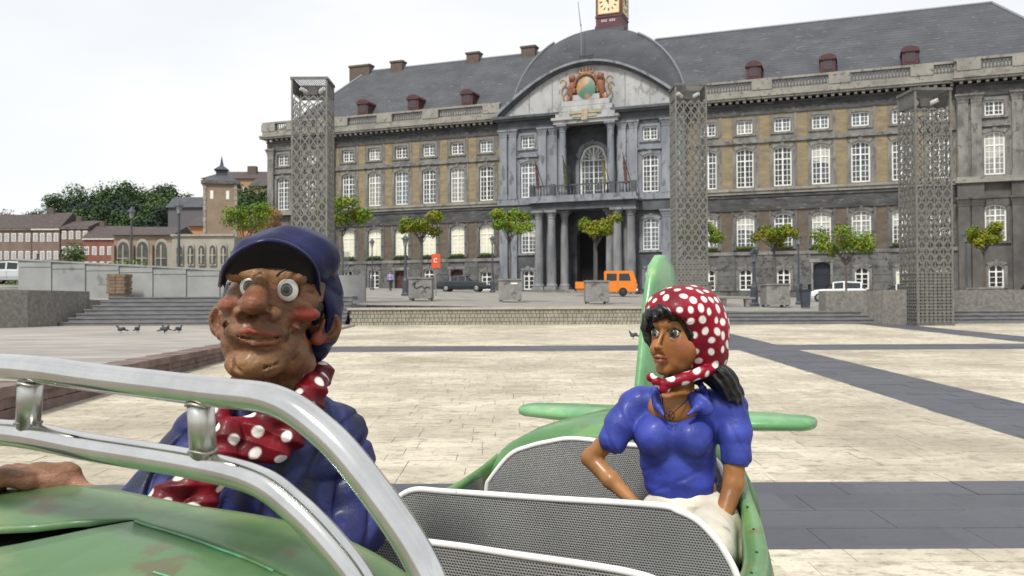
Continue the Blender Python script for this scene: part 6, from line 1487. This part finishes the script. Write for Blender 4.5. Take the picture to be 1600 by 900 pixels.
# windscreen frame
RR = .0168
top = [(-.60,-.72,1.20),(-.58,-.72,1.34),(-.52,-.72,1.46),(-.42,-.72,1.515),(-.065,-.72,1.523),(.12,-.72,1.514),(.287,-.72,1.505),(.376,-.72,1.499),(.435,-.72,1.472),(.484,-.72,1.432),(.545,-.72,1.365),(.572,-.72,1.31),(.585,-.72,1.22)]
bot = [(-.50,-.70,1.22),(-.45,-.70,1.36),(-.36,-.70,1.42),(-.093,-.70,1.436),(.08,-.70,1.427),(.239,-.70,1.419),(.333,-.70,1.408),(.388,-.70,1.382),(.438,-.70,1.345),(.472,-.70,1.31),(.485,-.70,1.27)]
q = MB(); q.tube(spline(top, 7), RR, 20); q.build('upper_rail', M_chr, PLN, smooth=True)
q = MB(); q.tube(spline(bot, 7), RR, 20); q.build('lower_rail', M_chr, PLN, smooth=True)
for u0, u1, z0_, z1_ in ((-.036,-.010,1.436,1.519), (.258,.270,1.42,1.506), (-.34,-.31,1.428,1.515)):
    o = MB().tube([(u0+.0, -.702, z0_+.012),(u1+.0, -.718, z1_-.012)][::-1], .0148, 16).build('rail_post', mat('brushed_post_tube', (.42,.42,.40), .34, metal=1.0, col2=(.58,.57,.54), scale=14), PLN, smooth=True)
    for (a, b, c) in ((u0, -.702, z0_+.0155), (u1, -.718, z1_-.0155)):
        q = MB(); q.tube([(a+.0155*math.cos(t_), b+.0155*math.sin(t_), c+.0015*math.sin(3*t_)) for t_ in np.linspace(0, 2*math.pi, 22)], .0020, 6, caps=False); q.build('weld', M_weld, o, smooth=True)
# steering wheel and lever behind the hood
q = MB(); q.tube([(-.42+.17*math.cos(t_), -.30-.05*math.sin(t_), 1.05+.155*math.sin(t_)*.9) for t_ in np.linspace(0, 2*math.pi, 33)], .012, 10, caps=False)
for a in (90, 210, 330): q.tube([(-.42,-.27,1.04),(-.42+.17*math.cos(R(a)),-.30-.05*math.sin(R(a)),1.05+.14*math.sin(R(a)))], .008, 6)
q.build('steering_wheel', M_dpole, PLN, smooth=True)
q = MB(); q.tube([(-.232,-.38,1.10),(-.232,-.38,1.262)], .006, 6); q.build('lever', M_chr, PLN)
q = MB(); q.lathe([(.003,-.012),(.014,-.008),(.017,0),(.013,.010),(.003,.014)], (-.232,-.38,1.272), 14); q.build('lever_knob', M_frame, PLN, smooth=True)
q = MB(); q.lathe([(.30,0),(.30,.05),(.09,.08),(.08,.5)], (.05,.3,.05), 20); q.build('pedestal', M_dpole, PLN)

# pigeons
M_pig = mat('dark_pigeon', (.03,.032,.038), .7, col2=(.07,.075,.085), scale=20)
B = SDF(); B.ell((0,0,110), (105,55,52), 15, rot=(0,18,0)).cap((75,0,140), (105,0,185), 30, 22, 15).ell((112,0,198), (26,21,22), 8).cap((130,0,195), (150,0,190), 6, 3, 4)
B.cap((-80,0,90), (-175,0,62), 26, 14, 15)
for s in (-1, 1): B.cap((10,s*22,70), (14,s*24,6), 7, 6, 4).cap((14,s*24,6), (40,s*26,4), 6, 4, 3)
V, F = sdf_mesh(B, (-210,-80,-12), (170,80,240), 8)
first = None
for i, (x, y, rz_, lb, gz_) in enumerate(((-12.2,28,200,'dark pigeon nearest the left edge, first of five on the terrace',0), (-11.84,28.3,80,'upright dark pigeon second from the left on the terrace',0), (-11.04,28.6,170,'dark pigeon stretching to the left, third on the terrace',0),
        (-10.76,27.7,10,'crouching dark pigeon nearest the camera on the terrace',0), (-10.46,28.1,60,'dark pigeon furthest right on the terrace',0), (3.62,26.7,190,'lone dark pigeon on the pale square left of the green tail fin',1))):
    t = thing('pigeon', lb, 'bird', (x, y, (z_low(x, y)+.005) if gz_ else .745+.0), R(rz_), 'pigeons')
    if first is None: first = np_obj('body', V, F, .001*1.15, M_pig, t); 
    else: obj('body', first.data, t)
